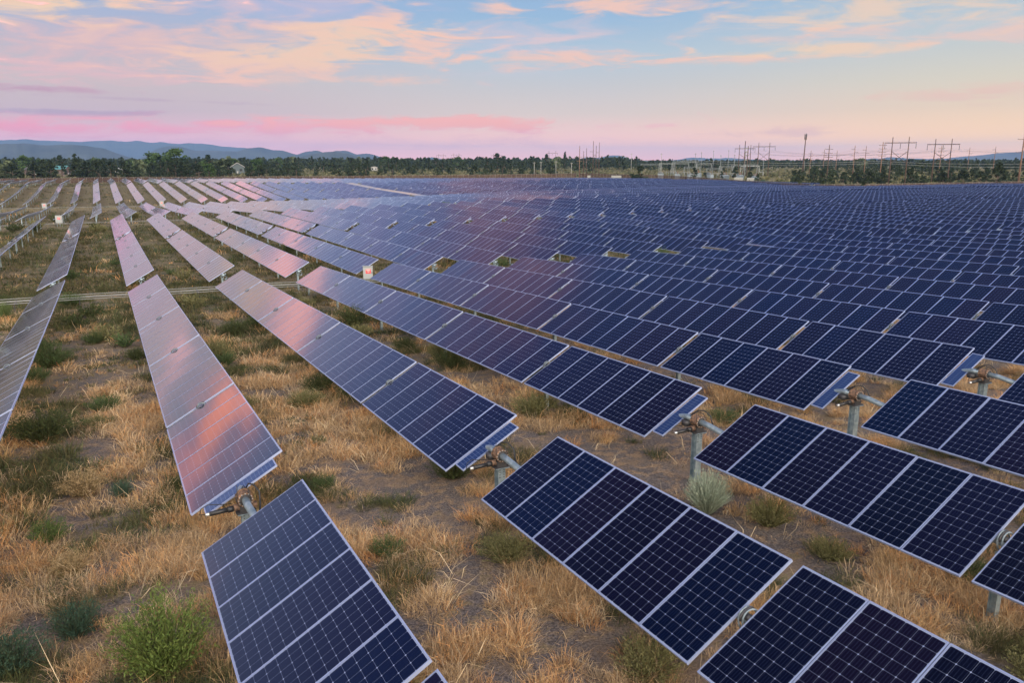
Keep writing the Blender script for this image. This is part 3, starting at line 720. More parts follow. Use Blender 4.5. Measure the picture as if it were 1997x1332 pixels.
# ------------------------------------------------------------------ substation
M_lat = newmat('galvanised_lattice', (.15, .18, .20), .5, .3); M_tank = newmat('grey_blue_tank', (.17, .22, .27), .5)
def gantry(X, Y, w, h, rz, label):
    root = empty('substation_gantry', (X, Y, gz(X, Y)), R(rz)); tag(root, label, 'substation gantry', 'steel gantries of the substation')
    for s in (-1, 1):
        mb = MB(); T = (s*w/2, 0, h)
        for dx in (-.9, .9): mb.tube([(s*w/2+dx, 0, 0), T], .11, 4)
        for k in range(1, 6):
            f0, f1 = (k-1)/6, k/6; sg = 1 if k % 2 else -1
            mb.tube([(s*w/2+sg*.9*(1-f0), 0, h*f0), (s*w/2-sg*.9*(1-f1), 0, h*f1)], .06, 4)
        part('lattice_leg', mb, [M_lat], root)
    mb = MB()
    for z in (h-.1, h-.7): mb.tube([(-w/2, 0, z), (w/2, 0, z)], .09, 4)
    n = int(w/1.2)
    for k in range(n): mb.tube([(-w/2+k*w/n, 0, h-.1-(.6 if k % 2 else 0)), (-w/2+(k+1)*w/n, 0, h-.1-(0 if k % 2 else .6))], .05, 4)
    part('lattice_beam', mb, [M_lat], root)
    for k in range(3):
        x = -w/2+(k+.5)*w/3; mb = MB(); mb.tube([(x, 0, h-.8), (x, 0, h-2.2)], .11, 5); part('insulator', mb, [M_dark], root)
def az_xy(a, D): return D*math.sin(R(a)), D*math.cos(R(a))
gl_ = ['leftmost steel gantry of the substation beside the round juniper', 'second steel gantry of the substation', 'third steel gantry of the substation, above the bare ground', 'gantry near the blue tanks of the substation', 'gantry partly hidden by the tallest conifer of the substation',
       'low gantry between the two small conifers', 'gantry behind the small conifer left of the cabinets', 'gantry behind the large conifer left of the cabinets', 'last steel gantry of the substation by the ladder-like pole', 'rear gantry of the substation above the tanks']
for k, (a, D, w, h) in enumerate(((36.9, 455, 11, 7.2), (38.0, 470, 9, 7.4), (38.9, 440, 9, 7.8), (39.7, 430, 8, 6.0), (40.5, 465, 9, 7.0), (41.2, 425, 8, 5.4), (42.0, 450, 8, 6.0), (42.8, 460, 8, 6.4), (43.6, 430, 7, 7.0), (39.2, 520, 16, 8.6))):
    x, y = az_xy(a, D); gantry(x, y, w, h, -a+rnd.uniform(-25, 25), gl_[k])
ml = ['short mast', 'thin mast', 'tall mast', 'dark mast', 'pale mast', 'slim mast', 'lone mast', 'twin-looking mast']
for k, (a, D, h) in enumerate(((39.9, 470, 12.5), (40.3, 440, 13.2), (41.1, 470, 14.0), (41.6, 450, 11.6), (42.1, 470, 14.2), (42.5, 440, 11.8), (43.2, 460, 13.0), (44.4, 430, 9.0))):
    x, y = az_xy(a, D); pylon(x, y, h, 0, (.4,), ml[k]+' rising from the substation between the gantries', M_lat, .13, .8, 'mast')
def transformer(X, Y, rz, label, s=1.0):
    root = empty('transformer', (X, Y, gz(X, Y)), R(rz)); tag(root, label, 'transformer', 'transformers of the substation'); root.scale = (s, s, s)
    mb = MB(); mb.box((0, 0, 1.5), (3.2, 2.0, 2.6)); part('tank', mb, [M_tank], root)
    mb = MB()
    for k in range(7): mb.box((-1.35+.45*k, -1.3, 1.5), (.12, .6, 2.1))
    part('radiator', mb, [M_tank], root)
    mb = MB(); mb.tube([(-1.4, .3, 3.3), (1.4, .3, 3.3)], .35, 10); part('oil_drum', mb, [M_lat], root, True)
    for x in (-.9, 0, .9):
        mb = MB(); mb.tube([(x, -.3, 2.8), (x, -.4, 4.2)], [.18, .08], 6); part('bushing', mb, [M_wood], root)
tl_ = ['grey transformer at the left end of the substation', 'grey-blue transformer under the third gantry', 'grey-blue transformer left of the tallest conifer', 'grey transformer between the small conifers', 'pale transformer left of the white cabinets', 'small transformer behind the large conifer', 'blue-grey transformer in the middle of the yard', 'transformer half hidden behind the fence near the cabinets']
for k, (a, D) in enumerate(((37.6, 430), (38.7, 415), (39.6, 408), (40.9, 405), (41.9, 395), (42.9, 400), (40.1, 420), (43.9, 395))):
    x, y = az_xy(a, D); transformer(x, y, rnd.uniform(0, 180), tl_[k], rnd.uniform(.8, 1.1))
for k, (a, D, w) in enumerate(((38.3, 425, 5), (39.2, 412, 6), (40.0, 402, 5), (41.4, 398, 6), (42.4, 396, 4))):   # bus supports
    x, y = az_xy(a, D); root = empty('bus_support', (x, y, gz(x, y)), R(-a)); tag(root, ONES[k+1]+' low busbar rack from the left among the substation equipment', 'busbar rack', 'busbar racks of the substation')
    for j in range(5):
        mb = MB(); xx = -w/2+j*w/4; mb.tube([(xx, 0, 0), (xx, 0, 2.4), (xx, 0, 2.6), (xx, 0, 3.6)], [.08, .08, .14, .08], 6); part('support_post', mb, [M_lat], root)
    mb = MB(); mb.tube([(-w/2, 0, 3.6), (w/2, 0, 3.6)], .09, 6); part('busbar', mb, [M_pipe], root, True)
x, y = az_xy(43.6, 455); root = empty('pipe_gantry', (x, y, gz(x, y)), R(-43)); tag(root, 'bright white pipe gantry behind the large conifer at the cabinets', 'pipe gantry')
mb = MB(); mb.tube([(-5.2, 0, 0), (-5.2, 0, 5.6), (4.6, 0, 5.6), (4.6, 0, 2.6), (6.6, 0, 2.6), (6.6, 0, 0)], .20, 6); part('pipe', mb, [M_white], root)

# ------------------------------------------------------------------ houses
M_wallg = newmat('grey_siding', (.065, .09, .105), .8); M_wallb = newmat('brown_siding', (.10, .075, .07), .8); M_teal = newmat('teal_metal_roof', (.07, .19, .21), .5); M_roof = newmat('dark_shingle_roof', (.05, .05, .055), .9); M_trim = newmat('white_trim', (.30, .31, .33), .6); M_win = newmat('window_glass', (.03, .035, .04), .1)
def house(X, Y, w, d, h, rh, rz, wall, roof, label, name='house', trim=True):
    root = empty(name, (X, Y, gz(X, Y)), R(rz)); tag(root, label, 'house')
    mb = MB(); mb.box((0, 0, h/2), (w, d, h))
    for s in (-1, 1): mb.face([(-w/2, s*d/2, h), (w/2, s*d/2, h), (0, s*d/2, h+rh)])
    part('wall', mb, [wall], root)
    mb = MB(); o_ = .5
    for s in (-1, 1):
        A = [(0, -d/2-o_, h+rh+.12), (0, d/2+o_, h+rh+.12), (s*(w/2+o_), d/2+o_, h-rh*o_/(w/2)+.12), (s*(w/2+o_), -d/2-o_, h-rh*o_/(w/2)+.12)]
        mb.face(A); mb.face([(p[0], p[1], p[2]-.1) for p in A][::-1]); mb.face([A[0], A[3], (A[3][0], A[3][1], A[3][2]-.1), (A[0][0], A[0][1], A[0][2]-.1)])
    rf = part('roof', mb, [roof], root)
    if trim:
        mb = MB()
        for s in (-1, 1): mb.tube([(0, -d/2-o_-.05, h+rh+.02), (s*(w/2+o_), -d/2-o_-.05, h-rh*o_/(w/2)+.02)], .22, 4)
        part('gable_trim', mb, [M_trim], rf)
    for x in (-w*.25, w*.25):
        mb = MB(); mb.box((x, -d/2-.03, h*.55), (w*.2, .06, h*.35)); wn = part('window', mb, [M_win], root)
        mb = MB(); mb.box((x, -d/2-.09, h*.36), (w*.24, .12, .12)); part('sill', mb, [M_trim], wn)
    mb = MB(); mb.box((0, -d/2-.04, 1.05), (1.0, .07, 2.1)); part('door', mb, [M_trim], root)
house(90.5, 613.4, 9.2, 12, 5.2, 2.9, -8, M_wallg, M_roof, 'grey gabled house with white trim among the left trees')
house(77.6, 633, 5.2, 8, 4.6, 2.0, -8, M_wallg, M_roof, 'small dark gabled house with white trim left of the grey one')
house(83.5, 626, 12, 6, 4.2, 1.6, 82, M_wallb, M_roof, 'low dark wing between the two gabled houses', trim=False)
house(-20.5, 600, 7.0, 8, 4.6, 2.0, 60, M_wallb, M_teal, 'house with a teal metal roof half hidden by trees', trim=False)
house(-37.0, 600, 7.5, 8, 4.4, 2.6, 20, M_wallb, M_roof, 'brownish house among the dark trees at the far left', trim=False)
house(225.2, 715, 5.6, 5, 3.4, .6, -18, M_trim, M_trim, 'small white shed among the junipers behind the fence', 'shed', False)
house(17, 700, 4, 34, 3.4, 1.0, 84, M_trim, M_pipe, 'long pale building glimpsed through the left trees', 'barn', False)
house(470, 268, 5, 12, 3.0, .8, 40, M_trim, M_pipe, 'low white building far behind the right-hand trees', 'barn', False)

# ------------------------------------------------------------------ hills on the horizon
M_hill = noisy(newmat('forested_hill', (.03, .045, .04), 1), (.016, .026, .030), (.040, .052, .050), .004, 6)
def ridge(D, depth, pts, seed):
    """pts: (bearing, crest height above camera level in metres at distance D)"""
    A = np.array([p[0] for p in pts]); Hh = np.array([p[1] for p in pts])
    az_ = np.arange(A[0], A[-1]+.001, .12); hh = np.interp(az_, A, Hh)
    k = np.ones(3)/3; hh = np.convolve(np.pad(hh, 1, mode='edge'), k, 'valid')
    hh += (fbm(az_*1.9, az_*0+seed, seed, 4)-.5)*D*.0013
    prof = [(-1.0, 0), (-.7, .22), (-.45, .5), (-.25, .76), (-.1, .93), (0, 1), (.15, .9), (.5, .5), (1, 0)]
    V = []
    for s, f in prof:
        for a, h in zip(az_, hh):
            d_ = D+s*depth*(1+.25*(float(vnoise(a*2.1, s*3+seed, seed))-.5)); n_ = (float(vnoise(a*4.3, s*5+seed, seed+3))-.5)*.16*(1-abs(s))*(h+30) if f < 1 else 0
            z = -14+(h+14)*f+n_
            V.append((d_*math.sin(R(a)), d_*math.cos(R(a)), z+H0))
    n = len(az_); F = [(r_*n+j, r_*n+j+1, (r_+1)*n+j+1, (r_+1)*n+j) for r_ in range(len(prof)-1) for j in range(n-1)]
    return V, F
hv, hf = [], []
def el2h(D, y): return D*(313.2-y)*.00060
for D, dep, pts, sd in (
  (11200, 1300, [(-20, 270), (-10, 274), (-5, 277), (-3.5, 275.5), (-2.2, 278), (-.8, 279), (.9, 275.5), (1.7, 279), (2.4, 276.3), (3.3, 280.5), (3.9, 278.3), (4.8, 282), (5.7, 279.3), (6.6, 282), (7.6, 286), (9.0, 288.3), (10.8, 298), (12.2, 309), (13, 318)], 1),
  (7000, 700, [(2, 318), (3.4, 293), (4.2, 286), (4.8, 286), (5.8, 293), (6.9, 294), (8.5, 295.5), (9.2, 288.5), (9.9, 287), (10.7, 292), (11.4, 293.5), (12.3, 301), (13.0, 294.5), (13.7, 293), (14.3, 300), (14.9, 293.5), (15.6, 293), (16.3, 301), (17, 298.5), (17.8, 304), (18.8, 316)], 5),
  (5600, 600, [(-12, 284), (-5, 284), (-3.8, 282), (-2.8, 285.5), (-1.2, 283.5), (.3, 289), (1.5, 302), (2.6, 312), (3, 318)], 9),
  (4700, 420, [(11.5, 318), (12.9, 303), (14.0, 297), (14.8, 295.5), (15.6, 298.5), (16.6, 307), (17.6, 317)], 12),
  (8600, 450, [(20.2, 318), (20.9, 309.5), (21.5, 306), (22.1, 309), (22.8, 318)], 15),
  (8800, 500, [(31, 318), (32.3, 308), (33, 307.5), (33.4, 309), (33.8, 304.5), (34.4, 303.3), (34.8, 304), (35.3, 309), (35.8, 318)], 17),
  (9800, 700, [(37.6, 318), (39.0, 311), (39.9, 307.5), (40.8, 310.5), (42, 309), (43, 311), (44, 312.5), (46, 318)], 19),
  (9200, 900, [(48, 318), (51, 311.8), (52.4, 308.6), (53.2, 311), (54.4, 312), (55.4, 311), (56.6, 307), (57.8, 303), (59.5, 298.5), (62, 290), (66, 284), (72, 290)], 21)):
    V, F = ridge(D, dep, [(a, el2h(D, y)) for a, y in pts], sd); o_ = len(hv); hv += V; hf += [tuple(i+o_ for i in f) for f in F]
me = bpy.data.meshes.new('hills'); me.from_pydata(hv, [], hf); me.materials.append(M_hill); me.polygons.foreach_set('use_smooth', [True]*len(hf)); me.update()
tag(link('hills', me), kind='structure')
# ------------------------------------------------------------------ leaf-card vegetation
def leafmat(name, rough=.7, trans=.25, attr=True, c1=None, c2=None):
    m = newmat(name, c1 or (.08, .1, .04), rough, 0, .25); t, nd_, mt, mx, b = MN(m)
    if attr:
        at = nd_('ShaderNodeAttribute', attribute_name='Col'); src = at.outputs['Color']
    else:
        at = nd_('ShaderNodeAttribute', attribute_name='rv'); oi = nd_('ShaderNodeObjectInfo')
        src = mx(mt('FRACT', mt('ADD', at.outputs['Fac'], mt('MULTIPLY', oi.outputs['Random'], .35))), c1, c2)
    t.links.new(src, b.inputs['Base Color'])
    if trans:
        tr = nd_('ShaderNodeBsdfTranslucent'); t.links.new(src, tr.inputs[0]); ms = nd_('ShaderNodeMixShader'); ms.inputs[0].default_value = trans
        out = t.nodes['Material Output']; t.links.new(b.outputs[0], ms.inputs[1]); t.links.new(tr.outputs[0], ms.inputs[2]); t.links.new(ms.outputs[0], out.inputs[0])
    return m
def tri_mesh(name, V, T, mats, attr=None, col=None, midx=None):
    me = bpy.data.meshes.new(name); V = np.ascontiguousarray(V, np.float32); T = np.ascontiguousarray(T, np.int32)
    me.vertices.add(len(V)); me.vertices.foreach_set('co', V.ravel()); me.loops.add(T.size); me.loops.foreach_set('vertex_index', T.ravel())
    me.polygons.add(len(T)); me.polygons.foreach_set('loop_start', np.arange(0, T.size, 3, dtype=np.int32))
    if midx is not None: me.polygons.foreach_set('material_index', np.ascontiguousarray(midx, np.int32))
    for m in mats: me.materials.append(m)
    if attr is not None: me.attributes.new('rv', 'FLOAT', 'POINT').data.foreach_set('value', np.ascontiguousarray(attr, np.float32))
    if col is not None:
        c = np.ones((len(V), 4), np.float32); c[:, :3] = col; me.attributes.new('Col', 'FLOAT_COLOR', 'POINT').data.foreach_set('color', c.ravel())
    me.update(calc_edges=True); return me
def cards(C, size, nv=None, aspect=1.0, up=0.0):
    """two-triangle leaf cards at centres C with random facing"""
    n = len(C); a = rng.normal(size=(n, 3)); a[:, 2] += up; a /= np.linalg.norm(a, axis=1)[:, None]
    b_ = rng.normal(size=(n, 3)); b_ -= a*(a*b_).sum(1)[:, None]; b_ /= np.linalg.norm(b_, axis=1)[:, None]
    s = np.asarray(size).reshape(-1, 1)*np.ones((n, 1)); A = a*s*aspect; B = b_*s
    V = np.stack([C-A-B*.6, C+A*.2-B, C+A+B*.5, C-A*.3+B], 1).reshape(-1, 3)
    i = np.arange(n)[:, None]*4; T = np.concatenate([i+np.array([0, 1, 2]), i+np.array([0, 2, 3])], 0)
    return V, T
M_bark = noisy(newmat('bark', (.08, .06, .05), .95), (.05, .038, .03), (.11, .085, .07), 4, 4)
GRN = {'juniper': ((.010, .020, .012), (.034, .050, .024)), 'pine': ((.009, .020, .014), (.030, .050, .028)), 'leafy': ((.022, .050, .016), (.060, .105, .034)), 'willow': ((.06, .09, .05), (.13, .16, .09))}
LM = {k: leafmat(k+'_foliage', .8, .12, False, *v) for k, v in GRN.items()}
def crown(kind, h, w, n, seed):
    g = np.random.default_rng(seed)
    # clumps spread over the crown, uneven outline with gaps
    nc = {'juniper': 26, 'pine': 30, 'leafy': 38, 'willow': 34}[kind]
    cl = []
    for k in range(nc):
        f = g.random()**(.8)
        if kind == 'pine': z = .12+.86*f; rr = (1-f)**.75*.5*w+.05*w
        elif kind == 'juniper': z = .08+.90*f; rr = .5*w*min(1, (1-f)*1.7+.12)*(.55+.45*min(1, f*4+.3))
        else: z = .22+.74*f; rr = .5*w*math.sqrt(max(.05, 1-(2*(f)-1)**2*.85))
        t_ = g.random()*2*math.pi; q = rr*math.sqrt(g.uniform(.05, 1))*g.uniform(.7, 1.08)
        s = (w*(.20 if kind in ('leafy', 'willow') else .17) if kind != 'pine' else w*.14)*g.uniform(.65, 1.35)*(1-.35*f)
        cl.append((q*math.cos(t_), q*math.sin(t_), z*h, s, g.random()))
    cl = np.array(cl); pick = g.integers(0, nc, n); c = cl[pick]
    d = g.normal(size=(n, 3)); d /= np.linalg.norm(d, axis=1)[:, None]; r_ = g.random(n)**.45
    P = c[:, :3]+d*(c[:, 3]*r_)[:, None]*np.array([1, 1, .75])
    P[:, 2] = np.maximum(P[:, 2], .1)
    return P, c[:, 4]*.6+g.random(n)*.4
def tree_meshes(kind, h, w, n, ls, seed):
    P, rv = crown(kind, h, w, n, seed); V, T = cards(P, rng.uniform(.6, 1.3, n)*ls)
    cm = tri_mesh('crown', V, T, [LM[kind]], attr=np.repeat(rv, 4))
    mb = MB(); top = h*(.9 if kind == 'pine' else .6)
    mb.tube([(0, 0, -.4), (.02*h, 0, top*.5), (0, .01*h, top)], [w*.055, w*.035, w*.01], 7)
    for k in range(7):
        t_ = k*2.4; z = top*(.25+.09*k); mb.tube([(0, 0, z), (w*.2*math.cos(t_), w*.2*math.sin(t_), z+h*.07), (w*.36*math.cos(t_), w*.36*math.sin(t_), z+h*.10)], [w*.022, w*.014, w*.006], 5)
    return cm, mb.mesh('trunk', [M_bark], True)
PRO = {'juniper': [tree_meshes('juniper', 7, 5.2, 900, .27, 20+k) for k in range(5)], 'pine': [tree_meshes('pine', 11, 5.0, 900, .27, 40+k) for k in range(5)],
       'leafy': [tree_meshes('leafy', 12, 9.5, 1100, .36, 60+k) for k in range(3)], 'willow': [tree_meshes('willow', 8, 7, 900, .3, 70+k) for k in range(2)]}
BASEH = {'juniper': (7, 5.2), 'pine': (11, 5.0), 'leafy': (12, 9.5), 'willow': (8, 7)}
def tree(kind, X, Y, h, w, label, group=None):
    root = empty('%s_tree' % {'leafy': 'broadleaf', 'juniper': 'juniper', 'pine': 'pine', 'willow': 'willow'}[kind], (X, Y, gz(X, Y)-.1), rnd.uniform(0, 6.28))
    bh, bw = BASEH[kind]; root.scale = (w/bw, w/bw, h/bh); tag(root, label, 'tree', group)
    c, tr = rnd.choice(PRO[kind]); link('crown', c, root); link('trunk', tr, root)
# trees one can single out: bearing, distance, kind, height, width, label
for a, D, k, h, w, l in (
 (36.15, 400, 'juniper', 7.4, 8.6, 'large round dark juniper standing against the left end of the substation'),
 (39.9, 392, 'pine', 6.6, 4.6, 'tallest pointed conifer in front of the substation'), (40.6, 392, 'pine', 4.6, 3.4, 'small pointed conifer just right of the tallest one'), (41.7, 388, 'pine', 4.9, 3.4, 'small pointed conifer alone left of the cabinets'),
 (42.6, 385, 'pine', 6.4, 5.6, 'broad pointed conifer just left of the white cabinets'), (43.6, 388, 'pine', 4.8, 3.8, 'small conifer just right of the white cabinets'), (44.1, 385, 'juniper', 3.6, 2.6, 'low dark bush-like juniper under the braced pylon'),
 (46.95, 345, 'juniper', 4.0, 3.2, 'small juniper behind the brown fence near the antenna mast'), (50.75, 268, 'juniper', 3.4, 3.4, 'rounded juniper poking above the fence corner'),
 (56.4, 315, 'juniper', 6.0, 6.4, 'broad dark juniper right of the nearest pylon pair'), (58.2, 325, 'juniper', 8.6, 6.0, 'tall conical dark juniper at the right edge'), (55.3, 350, 'juniper', 6.0, 5.4, 'dark juniper behind the legs of the right nearest pylon'), (57.3, 345, 'juniper', 5.6, 5.4, 'dull juniper between the two big right junipers'),
 (51.9, 340, 'juniper', 5.8, 6.4, 'dark juniper left of the nearest pylon'), (53.4, 345, 'juniper', 6.8, 6.2, 'greener juniper between the nearest pylon pair'), (54.2, 335, 'juniper', 4.0, 5.0, 'low juniper between the nearest pylon pair'), (50.3, 370, 'juniper', 5.6, 6.5, 'juniper at the left end of the right-hand grove'), (51.1, 365, 'juniper', 6.0, 6.0, 'second juniper of the right-hand grove'),
 (32.6, 500, 'juniper', 4.2, 4.4, 'small juniper on the grass right of the dead-end poles'), (30.0, 470, 'juniper', 4.0, 5.0, 'low juniper between the short pale poles'),
 (4.6, 520, 'leafy', 16.5, 17, 'broad green deciduous tree, tallest of the left treeline'), (3.2, 530, 'leafy', 14.5, 15, 'rounded green deciduous tree beside the tallest one'), (6.6, 500, 'pine', 13.5, 8, 'dark rounded pine standing above the left treeline'), (7.2, 520, 'willow', 9.5, 11, 'pale grey-green willow in the left treeline'), (9.7, 540, 'leafy', 10.5, 12, 'green tree beside the grey gabled house'),
 (-2.0, 500, 'pine', 13, 6, 'pointed pine at the far left of the treeline'), (-1.2, 510, 'pine', 13.6, 6.5, 'second pointed pine at the far left'),
 (26.1, 660, 'pine', 15, 11, 'big round-topped pine above the middle treeline'), (29.6, 700, 'pine', 16, 6, 'pointed pine under the left leg of the distant pylon'), (30.9, 700, 'pine', 16, 6, 'pointed pine under the right leg of the distant pylon')):
    x, y = az_xy(a, D); tree(k, x, y, h, w, l)
# the rest of the wood beyond the fence
cand = []
for j in range(46):
    a = -7+16*(j+rnd.random())/46; D = rnd.uniform(405, 470); x, y = az_xy(a, D)
    if y < 397: y = 398+rnd.random()*8
    if abs(a-8.4) < .9 or abs(a+2) < .5: continue
    h = rnd.uniform(5.5, 9.5); k = 'juniper' if rnd.random() < .7 else 'pine'; cand.append((h/D, x, y, h, h*rnd.uniform(.7, .95), k, D, a))
def free(x, y):
    if y > 396: ok = True
    elif x > xmax(y)+14 and y > 185: ok = True
    elif y <= 185 and y > 100 and x > 270 and y > 178-.1*(x-262)+8: ok = True
    else: ok = False
    return ok
tries = 0
while tries < 40000 and len(cand) < 2300:
    tries += 1; a = rnd.uniform(-7, 62); D = 410*math.exp(rnd.random()*1.75) if a < 45 else 300*math.exp(rnd.random()*2.0)
    x, y = az_xy(a, D)
    if not free(x, y): continue
    nn_ = float(vnoise(x/55, y/55, 31)); dens = float(np.interp(a, [-7, 9, 12, 20, 34, 37, 45, 48, 60], [1.2, 1.1, .8, .35, .3, .12, .2, .7, .8]))
    if a > 46 and D > 355: dens = 1.1
    if D > 620: dens = max(dens, .55)+.3*(a < 36)
    if D > 1000: dens = 1.1
    if 35.5 < a < 46 and D < 560: continue
    if D < 440 and 10 < a < 36: dens *= .55
    if a < 9 and D < 560: dens = 2
    if any(abs(a-p) < q and D < r_ for p, q, r_ in ((8.4, .6, 612), (6.9, .3, 630), (-2, .5, 598), (-3.7, .5, 598), (17.5, .3, 712), (1.4, .8, 560))): continue
    if nn_ > dens: continue
    u = rnd.random(); k = 'juniper' if u < .52 else 'pine' if u < .9 else 'leafy' if u < .97 else 'willow'
    if a < 9 and D < 600: h = rnd.uniform(7, 11)
    elif D < 620: h = rnd.uniform(3.4, 6.8) if k != 'pine' else rnd.uniform(6, 9)
    else: h = rnd.uniform(8, 13.5) if k != 'juniper' else rnd.uniform(6, 9)
    if a > 46: h *= .78
    if 36 < a < 46 and D > 560: h *= .8
    w = h*(rnd.uniform(.7, .95) if k == 'juniper' else rnd.uniform(.42, .6) if k == 'pine' else rnd.uniform(.8, 1.0))
    cand.append((h/D, x, y, h, w, k, D, a))
cand.sort(reverse=True)
TL = {'juniper': 'dark green rounded juniper standing in the wood beyond the fence', 'pine': 'dark pointed pine standing in the wood beyond the fence', 'leafy': 'green broadleaf tree standing in the wood beyond the fence', 'willow': 'pale grey-green tree standing in the wood beyond the fence'}
for (_, x, y, h, w, k, D, a) in cand[:255]: tree(k, x, y, h, w, TL[k], k+' trees of the wood beyond the fence')
Vs, Ts, As, off = [], [], [], 0
far_ = cand[255:]
for j in range(5200):       # far woodland, one mass
    a = rnd.uniform(-7, 62); D = 900*math.exp(rnd.random()*1.5); x, y = az_xy(a, D); h = rnd.uniform(7, 13)*(.7 if a > 36 else 1); far_.append((0, x, y, h, h*rnd.uniform(.55, .9), 'pine' if rnd.random() < .5 else 'juniper', D, a))
for (_, x, y, h, w, k, D, a) in far_:
    n = 70 if D < 900 else 34; P, rv = crown(k, h, w, n, rnd.randrange(1 << 30)); V, T = cards(P, rng.uniform(.6, 1.3, n)*(w*.12 if D < 900 else w*.17))
    V = V+np.array([x, y, gz(x, y)]); Vs.append(V); Ts.append(T+off); As.append(np.repeat(rv, 4)); off += len(V)
o = link('distant_woodland', tri_mesh('distant_woodland', np.concatenate(Vs), np.concatenate(Ts), [LM['juniper']], attr=np.concatenate(As))); tag(o, 'dark mass of far woodland along the horizon', 'woodland', None, 'stuff')

# ------------------------------------------------------------------ dry grass and weeds
M_grass = leafmat('dry_grass', .85, .3)
def blades(cx, cy, rad, hgt, nb, col, width, lean=.9, fuzzy=0.0, name='dry_grass', zf=None):
    """arrays of tufts -> strands; cx.. arrays per tuft; nb int array"""
    idx = np.repeat(np.arange(len(cx)), nb); n = len(idx)
    r_ = np.sqrt(rng.random(n)); t_ = rng.random(n)*2*np.pi; R_ = rad[idx]; Hh = hgt[idx]*rng.uniform(.45, 1.1, n)
    bx = cx[idx]+R_*.62*r_*np.cos(t_); by = cy[idx]+R_*.62*r_*np.sin(t_)
    bz = (zg(cx, cy)[idx] if zf is None else zf)-.03
    ph = t_+rng.normal(0, .7, n); ln = lean*(.25+.75*r_)*rng.uniform(.5, 1.3, n)
    dx, dy = np.cos(ph)*ln, np.sin(ph)*ln
    B = np.stack([bx, by, bz], 1); Mi = B+np.stack([dx*Hh*.35, dy*Hh*.35, Hh*.58], 1); Ti = B+np.stack([dx*Hh*.95, dy*Hh*.95, Hh*(.98-.25*ln)], 1)
    if fuzzy: Ti += rng.normal(0, 1, (n, 3))*(Hh*fuzzy)[:, None]; Mi += rng.normal(0, 1, (n, 3))*(Hh*fuzzy*.5)[:, None]
    sd = rng.normal(size=(n, 3)); sd[:, 2] *= .3; sd /= np.linalg.norm(sd, axis=1)[:, None]; w = (width[idx] if hasattr(width, '__len__') else width)
    S = sd*np.asarray(w*rng.uniform(.6, 1.4, n)).reshape(-1, 1)
    V = np.stack([B-S*.5, B+S*.5, Mi-S*.6, Mi+S*.6, Ti], 1).reshape(-1, 3)
    i = np.arange(n)[:, None]*5; T = np.concatenate([i+np.array([0, 1, 3]), i+np.array([0, 3, 2]), i+np.array([2, 3, 4])], 0)
    C = np.clip(col[idx]*rng.uniform(.60, 1.35, (n, 1)), 0, 1); return V, T, np.repeat(C, 5, 0)
def scatter(n, y0, y1, xa, xb):
    y = rng.uniform(y0, y1, n); x = rng.uniform(0, 1, n)*(xb(y)-xa(y))+xa(y); return x, y
xl = lambda y: -4-.13*y; xr = lambda y: 9+1.72*y
def cover(x, y): return .66*fbm(x/.80, y/.80, 3, 2)+.34*fbm(x/5.5, y/5.5, 8, 3)
TAN = np.array([(.74, .48, .23), (.80, .55, .29), (.78, .42, .18), (.66, .50, .32), (.52, .37, .22), (.86, .66, .42), (.78, .56, .33)]); GREEN = np.array([(.10, .12, .045), (.075, .11, .04), (.13, .15, .06), (.05, .085, .045)])
OLV = np.array([(.15, .14, .06), (.20, .17, .08), (.11, .11, .05)])
acc = []
for (n, y0, y1, nbm, wd, hr, rr_) in ((9500, 2.5, 17, 72, .0052, (.12, .36), (.13, .34)), (14000, 17, 33, 38, .009, (.14, .42), (.17, .42)), (19000, 33, 62, 22, .016, (.18, .50), (.25, .65)), (17000, 62, 130, 12, .035, (.22, .6), (.4, 1.0)), (9000, 130, 400, 8, .10, (.25, .6), (.6, 1.5))):
    x, y = scatter(n, y0, y1, xl, (lambda q: 9+1.35*q) if y0 < 30 else (lambda q: 20+.95*q) if y0 < 60 else (lambda q: 40+.35*q)); cv_ = cover(x, y)
    keep = cv_+rng.normal(0, .018, n) > (.522 if y0 < 10 else .500 if y0 < 30 else .455); x, y, cv_ = x[keep], y[keep], cv_[keep]; m = len(x)
    k = np.clip((cv_-.47)/.13, 0, 1); h = (hr[0]+(hr[1]-hr[0])*k*rng.uniform(.5, 1.2, m)); r_ = rr_[0]+(rr_[1]-rr_[0])*k*rng.uniform(.5, 1.2, m)
    c_ = TAN[rng.integers(0, len(TAN), m)]; patchy = fbm(x/1.7, y/1.7, 77, 3)
    f = np.clip((y-24)/36, 0, .85)+.17
    isg = patchy+rng.normal(0, .055, m) > (.66-f*.40); g_ = np.where(rng.random((m, 1)) < .4, GREEN[rng.integers(0, 4, m)], OLV[rng.integers(0, 3, m)])
    c_ = np.where(isg[:, None], g_, c_); c_ = c_*np.where(isg, 1, .92)[:, None]
    acc.append(blades(x, y, r_, h, (nbm*rng.uniform(.6, 1.3, m)).astype(int), c_*rng.uniform(.72, 1.08, (m, 1)), wd, 1.15, .27))
